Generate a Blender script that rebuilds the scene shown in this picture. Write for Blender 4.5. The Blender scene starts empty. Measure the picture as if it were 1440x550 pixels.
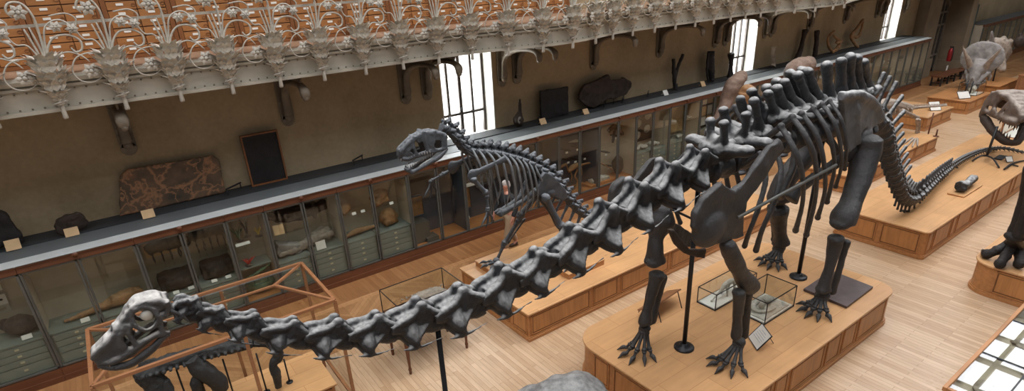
import bpy, bmesh, math, random
from mathutils import Vector, Matrix, noise as mnoise
random.seed(7)
sc = bpy.context.scene
col = sc.collection
PI = math.pi

# ---------------------------------------------------------------- camera
FL, CX, CY, PITCH, YAW, ROLL, HC = 803.7, 720, 321.3, .423, .611, -.054, 6.0
cp, sp = math.cos(PITCH), math.sin(PITCH); cr, sr = math.cos(ROLL), math.sin(ROLL); cw, sw = math.cos(YAW), math.sin(YAW)
FWD = Vector((cp*sw, cp*cw, -sp)); RI = Vector((cw, -sw, 0)); UPV = RI.cross(FWD)
RR = cr*RI + sr*UPV; UU = -sr*RI + cr*UPV
CAM = Vector((0, 0, HC))
cam = bpy.data.cameras.new('camera'); camo = bpy.data.objects.new('camera', cam); col.objects.link(camo)
camo.matrix_world = Matrix(((RR.x, UU.x, -FWD.x, 0), (RR.y, UU.y, -FWD.y, 0), (RR.z, UU.z, -FWD.z, HC), (0, 0, 0, 1)))
cam.sensor_width = 36; cam.lens = FL*36/1440; cam.shift_x = 0; cam.shift_y = (CY-275)/1440; cam.clip_end = 300; cam.clip_start = .05
sc.camera = camo

def ray(x, y): return FWD + RR*((x-CX)/FL) - UU*((y-CY)/FL)
def aY(x, y, Y):
    d = ray(x, y); return CAM + d*(Y/d.y)
def aZ(x, y, z):
    d = ray(x, y); return CAM + d*((z-HC)/d.z)

# ---------------------------------------------------------------- materials
def lin(c):
    return tuple(((v/255)/12.92 if v/255 <= .04045 else (((v/255)+.055)/1.055)**2.4) for v in c)
def newmat(name):
    m = bpy.data.materials.new(name); m.use_nodes = True
    nt = m.node_tree; b = nt.nodes['Principled BSDF']
    return m, nt, b
def N(nt, t, **k):
    n = nt.nodes.new(t)
    for a, v in k.items(): setattr(n, a, v)
    return n
def ramp(nt, fac, stops):
    r = N(nt, 'ShaderNodeValToRGB'); e = r.color_ramp.elements
    while len(e) < len(stops): e.new(.5)
    for i, (p, c) in enumerate(stops):
        e[i].position = p; e[i].color = (*c, 1)
    nt.links.new(fac, r.inputs[0]); return r.outputs[0]
def coords(nt, scale=(1, 1, 1), rot=(0, 0, 0), kind='Object'):
    tc = N(nt, 'ShaderNodeTexCoord'); mp = N(nt, 'ShaderNodeMapping')
    mp.inputs['Scale'].default_value = scale; mp.inputs['Rotation'].default_value = rot
    nt.links.new(tc.outputs[kind], mp.inputs[0]); return mp.outputs[0]
def noise(nt, vec, scale, detail=4, rough=.55):
    n = N(nt, 'ShaderNodeTexNoise'); n.inputs['Scale'].default_value = scale
    n.inputs['Detail'].default_value = detail; n.inputs['Roughness'].default_value = rough
    if vec is not None: nt.links.new(vec, n.inputs['Vector'])
    return n.outputs['Fac']
def bump(nt, b, h, s=.3, d=.02):
    bp = N(nt, 'ShaderNodeBump'); bp.inputs['Strength'].default_value = s; bp.inputs['Distance'].default_value = d
    nt.links.new(h, bp.inputs['Height']); nt.links.new(bp.outputs[0], b.inputs['Normal'])
def mix(nt, f, a, c, blend='MIX'):
    m = N(nt, 'ShaderNodeMix', data_type='RGBA', blend_type=blend)
    for s, v in ((m.inputs[0], f), (m.inputs[6], a), (m.inputs[7], c)):
        if isinstance(v, (int, float)): s.default_value = v
        elif isinstance(v, tuple): s.default_value = (*v, 1) if len(v) == 3 else v
        else: nt.links.new(v, s)
    return m.outputs[2]
def simple(name, c, rough=.6, metal=0, var=.25, scale=6, bmp=0, spec=.5, bscale=None):
    m, nt, b = newmat(name); c = lin(c)
    v = coords(nt)
    f = noise(nt, v, scale)
    lo = tuple(x*(1-var) for x in c); hi = tuple(min(1, x*(1+var)) for x in c)
    nt.links.new(ramp(nt, f, [(.3, lo), (.7, hi)]), b.inputs['Base Color'])
    b.inputs['Roughness'].default_value = rough; b.inputs['Metallic'].default_value = metal
    b.inputs['Specular IOR Level'].default_value = spec
    if bmp: bump(nt, b, noise(nt, v, bscale or scale*5, 6), bmp)
    return m
def wood(name, c, axis=0, rough=.42, var=.3, board=None, kind='Object', spec=.4):
    m, nt, b = newmat(name); c = lin(c)
    s = [9, 9, 9]; s[axis] = .9
    v = coords(nt, tuple(s), kind=kind)
    f = noise(nt, v, 1.6, 6, .6)
    f2 = noise(nt, coords(nt, kind=kind), 1.3, 3)
    lo = tuple(x*(1-var) for x in c); hi = tuple(min(1, x*(1+var*.7)) for x in c)
    cc = ramp(nt, f, [(.3, lo), (.62, hi)])
    cc = mix(nt, .35, cc, ramp(nt, f2, [(.35, tuple(x*.75 for x in c)), (.65, tuple(min(1, x*1.15) for x in c))]))
    if board:
        bt = N(nt, 'ShaderNodeTexBrick'); bt.inputs['Scale'].default_value = 1
        bt.inputs['Brick Width'].default_value = board[0]; bt.inputs['Row Height'].default_value = board[1]
        bt.inputs['Mortar Size'].default_value = .004; bt.inputs['Mortar Smooth'].default_value = .2
        bt.inputs['Color1'].default_value = (.93, .9, .87, 1); bt.inputs['Color2'].default_value = (1.06, 1.05, 1.03, 1); bt.inputs['Mortar'].default_value = (.72, .62, .52, 1)
        nt.links.new(coords(nt, rot=(0, 0, board[2] if len(board) > 2 else 0)), bt.inputs['Vector'])
        cc = mix(nt, 1, cc, bt.outputs['Color'], 'MULTIPLY')
    nt.links.new(cc, b.inputs['Base Color'])
    b.inputs['Roughness'].default_value = rough; b.inputs['Specular IOR Level'].default_value = spec
    return m
def bone(name, c, toplit, rough=.5, toplit_amt=.8, scale=5, spec=.35):
    """fossil: mottled body colour, light from above painted pale on upward faces, fine pitting"""
    m, nt, b = newmat(name); c = lin(c); d = lin(toplit)
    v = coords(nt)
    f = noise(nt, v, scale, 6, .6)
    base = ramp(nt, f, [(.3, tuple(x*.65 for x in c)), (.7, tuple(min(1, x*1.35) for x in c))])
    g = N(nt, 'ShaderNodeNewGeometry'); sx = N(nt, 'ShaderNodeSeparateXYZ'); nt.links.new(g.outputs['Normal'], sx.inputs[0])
    mr = N(nt, 'ShaderNodeMapRange'); mr.inputs['From Min'].default_value = .3; mr.inputs['From Max'].default_value = .92; mr.inputs['To Max'].default_value = toplit_amt  # upward normals get a paler colour that imitates light from above
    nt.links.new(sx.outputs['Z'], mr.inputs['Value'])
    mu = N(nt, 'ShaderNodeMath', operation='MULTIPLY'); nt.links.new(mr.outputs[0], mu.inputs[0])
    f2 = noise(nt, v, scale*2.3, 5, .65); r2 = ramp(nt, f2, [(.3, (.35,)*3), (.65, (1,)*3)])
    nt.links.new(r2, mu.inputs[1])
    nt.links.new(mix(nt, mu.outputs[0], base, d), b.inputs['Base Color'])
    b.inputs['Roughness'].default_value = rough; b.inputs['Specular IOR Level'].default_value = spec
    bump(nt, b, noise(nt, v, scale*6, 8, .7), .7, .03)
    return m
def glass(name, tint=(1, 1, 1), refl=.06, rough=.01):
    m = bpy.data.materials.new(name); m.use_nodes = True; nt = m.node_tree; nt.nodes.clear()
    o = N(nt, 'ShaderNodeOutputMaterial'); mx = N(nt, 'ShaderNodeMixShader')
    t = N(nt, 'ShaderNodeBsdfTransparent'); t.inputs[0].default_value = (*tint, 1)
    g = N(nt, 'ShaderNodeBsdfGlossy'); g.inputs['Roughness'].default_value = rough; g.inputs[0].default_value = (.95, .97, 1, 1)
    fr = N(nt, "ShaderNodeLayerWeight"); pw_ = N(nt, "ShaderNodeMath", operation="POWER"); pw_.inputs[1].default_value = 3.6; nt.links.new(fr.outputs["Facing"], pw_.inputs[0]); ml_ = N(nt, "ShaderNodeMath", operation="MULTIPLY"); ml_.inputs[1].default_value = .75; nt.links.new(pw_.outputs[0], ml_.inputs[0])
    ad = N(nt, 'ShaderNodeMath', operation='ADD', use_clamp=True); ad.inputs[1].default_value = refl
    nt.links.new(ml_.outputs[0], ad.inputs[0]); nt.links.new(ad.outputs[0], mx.inputs[0])
    nt.links.new(t.outputs[0], mx.inputs[1]); nt.links.new(g.outputs[0], mx.inputs[2]); nt.links.new(mx.outputs[0], o.inputs[0])
    return m
def emit(name, c, s):
    m = bpy.data.materials.new(name); m.use_nodes = True; nt = m.node_tree; nt.nodes.clear()
    o = N(nt, 'ShaderNodeOutputMaterial'); e = N(nt, 'ShaderNodeEmission'); e.inputs[0].default_value = (*lin(c), 1); e.inputs[1].default_value = s
    nt.links.new(e.outputs[0], o.inputs[0]); return m

M = {}
M['plinth_top'] = wood('honey_oak_board', (206, 160, 112), 0, .3, .1, board=(1.3, .34, 0))
M['plinth_side'] = wood('oak_panel', (178, 124, 76), 0, .42, .22)
M['plinth_panel'] = wood('oak_raised_panel', (182, 127, 76), 2, .4, .28)
M['plinth_dark'] = wood('oak_groove', (122, 80, 46), 0, .5, .2)
M['case_wood'] = wood('mahogany_case', (150, 104, 70), 0, .35, .2)
M['rail_wood'] = wood('red_brown_rail', (104, 64, 42), 0, .4, .25)
M['cab_floor'] = wood('orange_wood', (180, 118, 70), 0, .4, .15)
M['cab_metal'] = simple('cabinet_grey_metal', (92, 92, 86), .45, .3, .12, 3)
M['cab_green'] = simple('drawer_green_grey', (124, 130, 121), .55, 0, .12, 2, .05)
M['cab_back'] = simple('cabinet_back', (184, 170, 148), .8, 0, .18, 1.2)
M['cab_back_blue'] = simple('cabinet_back_blue', (74, 78, 86), .7, 0, .15, 1.2)
M['knob'] = simple('label_holder', (190, 180, 150), .5, 0, .1)
M['card'] = simple('card_white', (225, 222, 212), .7, 0, .05)
M['card_tan'] = simple('card_tan', (205, 172, 128), .7, 0, .1)
M['black'] = simple('black_iron', (34, 34, 36), .4, .2, .2)
M['ledge'] = simple('dark_ledge', (44, 46, 48), .7, 0, .2, 2)
M['top_grey'] = simple('cabinet_top_grey', (92, 97, 98), .6, 0, .1, 2)
M['top_highlight'] = simple('cabinet_top_highlight', (180, 184, 182), .5, 0, .08, 2)  # highlight along the sloping front, painted as a whitish strip
M['gallery'] = simple('gallery_grey_paint', (176, 170, 154), .55, 0, .1, 4, .08)
M['gallery_dark'] = simple('gallery_dusty_iron', (118, 107, 91), .6, .1, .2, 4)
M['floral'] = simple('wrought_iron_grey', (168, 161, 147), .5, 0, .22, 9, .2, .6)
M['leaf_iron'] = simple('leaf_iron_grey', (204, 197, 183), .5, 0, .12, 9, .2)
M['dino_hip'] = bone('lit_hip_bone', (92, 92, 92), (215, 215, 210), .4, .95, 3, .5)  # paler than the other bones: light on the hip blade put into colour
M['drawer_wood'] = wood('gallery_drawer_wood', (160, 108, 62), 0, .4, .25)
M['drawer_frame'] = wood('gallery_frame_wood', (126, 80, 46), 2, .4, .25)
M['gal_floor'] = wood('gallery_floor_wood', (168, 136, 110), 0, .45, .12)
M['glass'] = glass('pane_glass', (.93, .95, .93), .03)
M['glass_box'] = glass('clear_glass', (.97, .98, .97), .0)
M['glass_desk'] = glass('desk_glass', (.9, .92, .9), .05)
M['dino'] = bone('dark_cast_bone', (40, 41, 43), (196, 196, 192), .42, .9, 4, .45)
M['dino_leg'] = bone('dark_leg_bone', (48, 47, 47), (100, 98, 94), .42, .5, 4, .5)
M['allo'] = bone('allosaur_bone', (64, 68, 72), (160, 164, 166), .45, .8, 7)
M['dino_skull'] = bone('pale_toplit_skull', (74, 73, 72), (226, 222, 214), .5, .95, 5, .35)  # lightened skull copy, its lit top painted into the colour
M['allo_rib'] = bone('pale_grey_rib', (104, 108, 110), (160, 162, 162), .5, .6, 7)
M['pale'] = bone('pale_bone', (150, 134, 118), (205, 195, 180), .6, .5, 8)
M['white_skull'] = bone('grey_white_skull', (128, 122, 116), (178, 172, 166), .6, .6, 5)
M['rex'] = bone('brown_grey_skull', (92, 78, 68), (190, 178, 164), .5, .85, 7)
M['tan_bone'] = bone('tan_bone', (150, 110, 72), (186, 150, 112), .6, .5, 6)
M['rock_bone'] = bone('patched_bone', (118, 96, 82), (160, 138, 120), .65, .6, 4)
M['brown_fossil'] = bone('dark_brown_fossil', (54, 42, 34), (78, 66, 56), .6, .5, 6)
M['black_fossil'] = bone('black_fossil', (38, 34, 32), (66, 60, 56), .5, .5, 6)
M['white_fossil'] = bone('whitish_fossil', (186, 180, 166), (214, 208, 196), .7, .4, 9)
M['sclera'] = simple('eye_ring_white', (196, 192, 180), .5, 0, .1, 8)

# ---------------------------------------------------------------- mesh builder
class MB:
    def __init__(s): s.v = []; s.f = []; s.m = []; s.sm = []; s.mi = 0
    def add(s, vs, fs, smooth=False):
        o = len(s.v); s.v += [tuple(v) for v in vs]; s.f += [tuple(o+i for i in f) for f in fs]
        s.m += [s.mi]*len(fs); s.sm += [smooth]*len(fs); return s
    def box(s, c, d, rot=None):
        x, y, z = (k/2 for k in d); vs = [Vector((a, b, e)) for a in (-x, x) for b in (-y, y) for e in (-z, z)]
        if rot is not None: vs = [rot @ v for v in vs]
        c = Vector(c)
        return s.add([v+c for v in vs], [(0, 1, 3, 2), (4, 6, 7, 5), (0, 4, 5, 1), (2, 3, 7, 6), (0, 2, 6, 4), (1, 5, 7, 3)])
    def bar(s, p, q, w, h=None, up=(0, 0, 1)):
        p = Vector(p); q = Vector(q); h = h or w; t = (q-p); L = t.length
        if L < 1e-6: return s
        t /= L; up = Vector(up)
        if abs(t.dot(up)) > .98: up = Vector((0, 1, 0)) if abs(t.y) < .9 else Vector((1, 0, 0))
        a = t.cross(up).normalized(); b = a.cross(t).normalized()
        vs = [pt+a*(i*w/2)+b*(j*h/2) for pt in (p, q) for i, j in ((-1, -1), (1, -1), (1, 1), (-1, 1))]
        return s.add(vs, [(0, 3, 2, 1), (4, 5, 6, 7), (0, 1, 5, 4), (1, 2, 6, 5), (2, 3, 7, 6), (3, 0, 4, 7)])
    def tube(s, pts, r, n=8, flat=None, up=(0, 0, 1), smooth=True, sub=0):
        """round or flattened tube along points; r number or list; flat = ratio of width along 'side' to width along 'up'"""
        pts = [Vector(p) for p in pts]
        rs = list(r) if isinstance(r, (list, tuple)) else [r]*len(pts)
        if sub and len(pts) > 2:
            q = []; rq = []
            for i in range(len(pts)-1):
                p0 = pts[max(0, i-1)]; p1 = pts[i]; p2 = pts[i+1]; p3 = pts[min(len(pts)-1, i+2)]
                for k in range(sub):
                    t = k/sub
                    q.append(.5*((2*p1)+(p2-p0)*t+(2*p0-5*p1+4*p2-p3)*t*t+(3*p1-p0-3*p2+p3)*t**3))
                    tt = t*t*(3-2*t); rq.append(rs[i]*(1-tt)+rs[i+1]*tt)
            q.append(pts[-1]); rq.append(rs[-1]); pts, rs = q, rq
        vs = []; fs = []; up = Vector(up); a0 = None
        for i, p in enumerate(pts):
            t = (pts[min(i+1, len(pts)-1)]-pts[max(i-1, 0)])
            t = t.normalized() if t.length > 1e-9 else Vector((0, 0, 1))
            if a0 is None:
                u = up if abs(t.dot(up)) < .95 else Vector((1, 0, 0)) if abs(t.x) < .9 else Vector((0, 1, 0))
                a = t.cross(u).normalized()
            else:
                a = (a0 - t*a0.dot(t)); a = a.normalized() if a.length > 1e-6 else t.orthogonal().normalized()
            a0 = a; b = a.cross(t)
            fl = 1 if flat is None else flat
            for k in range(n):
                th = 2*PI*k/n; vs.append(p+a*(math.cos(th)*rs[i]*fl)+b*(math.sin(th)*rs[i]))
        m = len(pts)
        for i in range(m-1):
            for k in range(n):
                k2 = (k+1) % n; fs.append((i*n+k, i*n+k2, (i+1)*n+k2, (i+1)*n+k))
        fs.append(tuple(range(n-1, -1, -1))); fs.append(tuple((m-1)*n+k for k in range(n)))
        return s.add(vs, fs, smooth)
    def ball(s, c, r, n=10, m=7, rot=None):
        r = Vector((r, r, r)) if isinstance(r, (int, float)) else Vector(r); c = Vector(c)
        vs = [Vector((0, 0, 1))]
        for i in range(1, m):
            ph = PI*i/m
            for k in range(n): th = 2*PI*k/n; vs.append(Vector((math.sin(ph)*math.cos(th), math.sin(ph)*math.sin(th), math.cos(ph))))
        vs.append(Vector((0, 0, -1)))
        vs = [Vector((v.x*r.x, v.y*r.y, v.z*r.z)) for v in vs]
        if rot is not None: vs = [rot @ v for v in vs]
        fs = [(0, 1+k, 1+(k+1) % n) for k in range(n)]
        for i in range(m-2):
            for k in range(n):
                k2 = (k+1) % n; fs.append((1+i*n+k, 1+(i+1)*n+k, 1+(i+1)*n+k2, 1+i*n+k2))
        L = len(vs)-1; fs += [(L, 1+(m-2)*n+(k+1) % n, 1+(m-2)*n+k) for k in range(n)]
        return s.add([v+c for v in vs], fs, True)
    def lathe(s, c, prof, n=16, smooth=True):
        c = Vector(c); vs = []; fs = []
        for r, z in prof:
            for k in range(n): th = 2*PI*k/n; vs.append(c+Vector((r*math.cos(th), r*math.sin(th), z)))
        m = len(prof)
        for i in range(m-1):
            for k in range(n):
                k2 = (k+1) % n; fs.append((i*n+k, i*n+k2, (i+1)*n+k2, (i+1)*n+k))
        fs.append(tuple(range(n-1, -1, -1))); fs.append(tuple((m-1)*n+k for k in range(n)))
        return s.add(vs, fs, smooth)
    def prism(s, poly, a, b, axis='z'):
        """extrude 2D polygon between a and b on the axis; poly in the other two coordinates (order kept)"""
        def mk(u, v, w): return {'z': (u, v, w), 'y': (u, w, v), 'x': (w, u, v)}[axis]
        n = len(poly); vs = [mk(u, v, a) for u, v in poly]+[mk(u, v, b) for u, v in poly]
        return s.add(vs, [tuple(range(n)), tuple(range(2*n-1, n-1, -1))]+[(i, (i+1) % n, n+(i+1) % n, n+i) for i in range(n)])
    def plate(s, poly, axisvec, t):
        """thick plate from a 3-D polygon loop pushed along axisvec by +-t/2"""
        d = Vector(axisvec).normalized()*(t/2); n = len(poly); P = [Vector(p) for p in poly]
        return s.add([p-d for p in P]+[p+d for p in P], [tuple(range(n)), tuple(range(2*n-1, n-1, -1))]+[(i, (i+1) % n, n+(i+1) % n, n+i) for i in range(n)])
    def mesh(s, name, mats):
        me = bpy.data.meshes.new(name); me.from_pydata(s.v, [], s.f)
        mats = mats if isinstance(mats, (list, tuple)) else [mats]
        for m in mats: me.materials.append(m)
        me.polygons.foreach_set('material_index', [min(i, len(mats)-1) for i in s.m])
        me.polygons.foreach_set('use_smooth', s.sm); me.update()
        bm = bmesh.new(); bm.from_mesh(me); bmesh.ops.recalc_face_normals(bm, faces=bm.faces); bm.to_mesh(me); bm.free()
        return me
    def build(s, name, mats, parent=None, world=True, bevel=0):
        me = s.mesh(name, mats)
        o = bpy.data.objects.new(name, me); col.objects.link(o)
        if parent is not None:
            o.parent = parent
            if world: o.location = -wloc(parent)
        if bevel:
            b = o.modifiers.new('bevel', 'BEVEL'); b.width = bevel; b.segments = 2; b.limit_method = 'ANGLE'
        return o
    def organic(s, name, mats, voxel=.02, smooth=3, rough=0, rscale=4, seed=0):
        """fuse all shapes into one continuous skin, smoothed and slightly weathered -> mesh data"""
        me = s.mesh(name+'_raw', mats); o = bpy.data.objects.new('tmp', me); col.objects.link(o)
        r = o.modifiers.new('r', 'REMESH'); r.mode = 'VOXEL'; r.voxel_size = voxel
        sm = o.modifiers.new('s', 'SMOOTH'); sm.factor = .5; sm.iterations = smooth
        dg = bpy.context.evaluated_depsgraph_get(); dg.update()
        m2 = bpy.data.meshes.new_from_object(o.evaluated_get(dg)); m2.name = name
        if rough:
            off = Vector((seed*3.1, seed*1.7, 0)); nn = [v.normal.copy() for v in m2.vertices]
            for v, nr in zip(m2.vertices, nn):
                v.co = v.co + nr*(mnoise.noise(v.co*rscale+off)+.5*mnoise.noise(v.co*rscale*2.3+off))*rough
        m2.polygons.foreach_set('use_smooth', [True]*len(m2.polygons))
        m2.materials.clear()
        for m in (mats if isinstance(mats, (list, tuple)) else [mats]): m2.materials.append(m)
        bpy.data.objects.remove(o); bpy.data.meshes.remove(me)
        return m2

def wloc(o):
    v = Vector((0, 0, 0))
    while o is not None: v += o.location; o = o.parent
    return v
def link(name, me, parent=None, loc=(0, 0, 0), rot=None, scale=None, mw=None, world=False):
    o = bpy.data.objects.new(name, me); col.objects.link(o)
    if parent is not None: o.parent = parent
    off = wloc(parent) if (parent is not None and world) else Vector((0, 0, 0))
    if mw is not None:
        mm = mw.copy(); mm.translation -= off; o.matrix_local = mm
    else:
        o.location = Vector(loc)-off
        if rot is not None: o.rotation_euler = rot
        if scale is not None: o.scale = scale
    return o
def tag(o, label, cat, group=None, kind=None):
    o['label'] = label; o['category'] = cat
    if group: o['group'] = group
    if kind: o['kind'] = kind
    return o
def thing(name, label, cat, loc=(0, 0, 0), rotz=0, group=None):
    o = bpy.data.objects.new(name, None); o.empty_display_size = .1; col.objects.link(o)
    o.location = loc; o.rotation_euler = (0, 0, rotz)
    return tag(o, label, cat, group)
def struct(name, mb, mats, bevel=0):
    o = mb.build(name, mats, bevel=bevel); o['kind'] = 'structure'; return o
def dup(src, loc, rotz=None, label=None, scale=None, group=None):
    r = src.copy(); col.objects.link(r); r.location = loc
    if rotz is not None: r.rotation_euler = (0, 0, rotz)
    if scale is not None: r.scale = (scale,)*3 if isinstance(scale, (int, float)) else scale
    if label: r['label'] = label
    if group: r['group'] = group
    def rec(a, b):
        for ch in [c for c in bpy.data.objects if c.parent == a and c is not b]:
            c = ch.copy(); col.objects.link(c); c.parent = b; rec(ch, c)
    rec(src, r)
    return r
def rounded(x0, x1, y0, y1, r, n=6):
    """rectangle outline, r = radii for corners (x0y0, x1y0, x1y1, x0y1)"""
    out = []
    for (cx_, cy_, sx, sy, a0), rr in zip(((x0, y0, 1, 1, PI), (x1, y0, -1, 1, 1.5*PI), (x1, y1, -1, -1, 0), (x0, y1, 1, -1, .5*PI)), r):
        if rr <= 0: out.append((cx_, cy_)); continue
        c = (cx_+sx*rr, cy_+sy*rr)
        for k in range(n+1):
            a = a0+k/n*PI/2; out.append((c[0]+rr*math.cos(a), c[1]+rr*math.sin(a)))
    return out
# ================================================================ THE SETTING
def floor_mat():
    m, nt, b = newmat('oak_parquet')
    tc = N(nt, 'ShaderNodeTexCoord'); sx = N(nt, 'ShaderNodeSeparateXYZ'); nt.links.new(tc.outputs['Object'], sx.inputs[0])
    def planks(rot, w, h, c1, c2):
        bt = N(nt, 'ShaderNodeTexBrick'); bt.offset = .37; bt.inputs['Scale'].default_value = 1
        bt.inputs['Brick Width'].default_value = w; bt.inputs['Row Height'].default_value = h
        bt.inputs['Mortar Size'].default_value = .0022; bt.inputs['Mortar Smooth'].default_value = .3; bt.inputs['Bias'].default_value = 0
        bt.inputs['Color1'].default_value = (*lin(c1), 1); bt.inputs['Color2'].default_value = (*lin(c2), 1); bt.inputs['Mortar'].default_value = (*lin((126, 92, 62)), 1)
        nt.links.new(coords(nt, rot=(0, 0, rot)), bt.inputs['Vector']); return bt
    A = planks(PI/2, 1.15, .085, (208, 183, 153), (188, 160, 129))
    # chevron strip by the cabinets: plank direction flips every .9 m along the hall
    C1 = planks(PI/4, 3.0, .085, (172, 132, 92), (146, 106, 70)); C2 = planks(-PI/4, 3.0, .085, (180, 140, 98), (152, 112, 74))  # browner planks: shadow on the cabinet side put into the colour
    w = N(nt, 'ShaderNodeMath', operation='PINGPONG'); w.inputs[1].default_value = .95; nt.links.new(sx.outputs['X'], w.inputs[0])
    fl = N(nt, 'ShaderNodeMath', operation='FLOOR'); dv = N(nt, 'ShaderNodeMath', operation='DIVIDE'); dv.inputs[1].default_value = .95
    nt.links.new(sx.outputs['X'], dv.inputs[0]); nt.links.new(dv.outputs[0], fl.inputs[0])
    md = N(nt, 'ShaderNodeMath', operation='MODULO'); md.inputs[1].default_value = 2; nt.links.new(fl.outputs[0], md.inputs[0])
    chev = mix(nt, md.outputs[0], C1.outputs['Color'], C2.outputs['Color'])
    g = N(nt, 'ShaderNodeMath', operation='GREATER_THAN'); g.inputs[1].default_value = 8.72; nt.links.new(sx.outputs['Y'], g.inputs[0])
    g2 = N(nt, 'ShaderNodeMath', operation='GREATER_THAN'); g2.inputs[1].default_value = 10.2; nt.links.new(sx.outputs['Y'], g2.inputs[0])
    E_ = planks(0, 2.2, .1, (190, 148, 106), (170, 128, 86))
    b2 = N(nt, 'ShaderNodeMath', operation='COMPARE'); b2.inputs[1].default_value = 10.2; b2.inputs[2].default_value = .07; nt.links.new(sx.outputs['Y'], b2.inputs[0])
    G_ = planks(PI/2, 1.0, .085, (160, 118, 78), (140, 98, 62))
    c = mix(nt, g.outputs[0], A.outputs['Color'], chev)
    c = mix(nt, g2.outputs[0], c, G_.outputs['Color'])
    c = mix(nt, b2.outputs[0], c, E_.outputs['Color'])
    # grain, wear and honey-coloured patches
    gr = noise(nt, coords(nt, (14, 1.6, 1)), 1.8, 6, .6)
    c = mix(nt, .75, c, ramp(nt, gr, [(.25, (.78, .75, .72)), (.7, (1.08, 1.07, 1.06))]), 'MULTIPLY')
    pt = noise(nt, coords(nt), .35, 3, .5)
    c = mix(nt, .8, c, ramp(nt, pt, [(.35, (.9, .8, .68)), (.6, (1.02, 1.0, .98))]), 'MULTIPLY')
    nt.links.new(c, b.inputs['Base Color'])
    b.inputs['Specular IOR Level'].default_value = .35
    rr = ramp(nt, noise(nt, coords(nt), 1.2, 5), [(.3, (.26,)*3), (.7, (.42,)*3)]); nt.links.new(rr, b.inputs['Roughness'])
    bump(nt, b, A.outputs['Fac'], .12, .004)
    return m
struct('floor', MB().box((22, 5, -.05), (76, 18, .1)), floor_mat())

def wall_mat():
    m, nt, b = newmat('tan_plaster_wall')
    f = noise(nt, coords(nt, (.5, 1, .35)), 1.3, 6, .6); f2 = noise(nt, coords(nt), 14, 5, .6)
    c = ramp(nt, f, [(.3, lin((142, 124, 94))), (.7, lin((184, 164, 130)))])
    nt.links.new(mix(nt, .3, c, ramp(nt, f2, [(.3, lin((120, 102, 78))), (.7, lin((166, 146, 116)))])), b.inputs['Base Color'])
    b.inputs['Roughness'].default_value = .85; bump(nt, b, f2, .15, .01)
    return m
M['wall'] = wall_mat()
WY = 12.25
WIN = [(6.72, 8.24), (18.23, 19.78), (29.72, 31.3)]
ZS, ZT = 2.1, 4.75
wl = MB()
xs = [-14]
for a, b_ in WIN: xs += [a, b_]
xs.append(60)
for i in range(0, len(xs), 2): wl.box(((xs[i]+xs[i+1])/2, WY+.3, 5.5), (xs[i+1]-xs[i], .6, 11))
for a, b_ in WIN:
    wl.box(((a+b_)/2, WY+.3, ZS/2), (b_-a, .6, ZS)); wl.box(((a+b_)/2, WY+.3, (ZT+11)/2), (b_-a, .6, 11-ZT))
struct('wall_left', wl, M['wall'])
M['reveal'] = simple('white_window_reveal', (226, 224, 216), .6, 0, .05)
M['win_frame'] = simple('brown_window_frame', (72, 62, 54), .5, .1, .15)
def ext_mat():
    m = bpy.data.materials.new('glowing_facade'); m.use_nodes = True; nt = m.node_tree; nt.nodes.clear()
    o = N(nt, 'ShaderNodeOutputMaterial'); e = N(nt, 'ShaderNodeEmission')
    bt = N(nt, 'ShaderNodeTexBrick'); bt.offset = 0; bt.inputs['Scale'].default_value = 1; bt.inputs['Brick Width'].default_value = 1.5; bt.inputs['Row Height'].default_value = 1.9
    bt.inputs['Mortar Size'].default_value = .5; bt.inputs['Mortar Smooth'].default_value = .1
    bt.inputs['Color1'].default_value = (.62, .66, .72, 1); bt.inputs['Color2'].default_value = (.55, .6, .68, 1); bt.inputs['Mortar'].default_value = (1, .97, .95, 1)
    nt.links.new(coords(nt, rot=(PI/2, 0, 0)), bt.inputs['Vector']); nt.links.new(bt.outputs['Color'], e.inputs[0]); e.inputs[1].default_value = 2.6  # facade glows by itself: the daylight on it is put into emission
    nt.links.new(e.outputs[0], o.inputs[0]); return m
fac = MB().box((20, 22, 3), (70, .2, 16)).build('pale_building', ext_mat()); tag(fac, 'pale glowing building seen outside beyond the windows', 'building')
for i, (a, b_) in enumerate(WIN):
    rv = MB()   # pale reveals and sloping sill lining the opening
    rv.box((a+.012, WY+.3, (ZS+ZT)/2), (.024, .598, ZT-ZS)); rv.box((b_-.012, WY+.3, (ZS+ZT)/2), (.024, .598, ZT-ZS))
    rv.box(((a+b_)/2, WY+.3, ZS+.015), (b_-a, .598, .03))
    w = thing('window_%d' % (i+1), '', ''); w['kind'] = 'structure'; w.location = ((a+b_)/2, WY+.45, ZS)
    for k_ in ('label', 'category'): del w[k_]
    rv.build('window_reveal', M['reveal'], w)
    fr = MB(); y = WY+.42
    x0, x1 = a+.05, b_-.05
    for x in (x0, x1): fr.box((x, y, (ZS+ZT)/2+.02), (.09, .07, ZT-ZS-.08))
    n = 3
    for k in range(1, n+1):
        x = x0+(x1-x0)*k/(n+1) if k != 4 else x1
        fr.box((x, y, (ZS+ZT)/2+.02), (.06 if k != 2 else .085, .06, ZT-ZS-.08))
    for z in (ZS+.62, ZS+2.3): fr.box(((x0+x1)/2, y, z), (x1-x0, .065, .06))
    fr.build('window_frame', M['win_frame'], w)
    MB().box(((x0+x1)/2, y, (ZS+ZT)/2+.02), (x1-x0, .008, ZT-ZS-.1)).build('window_pane', M['glass_box'], w)
    MB().box(((x0+x1)/2, y-.05, ZS+.75), (.03, .05, .1)).build('window_latch', M['black'], w)

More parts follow.
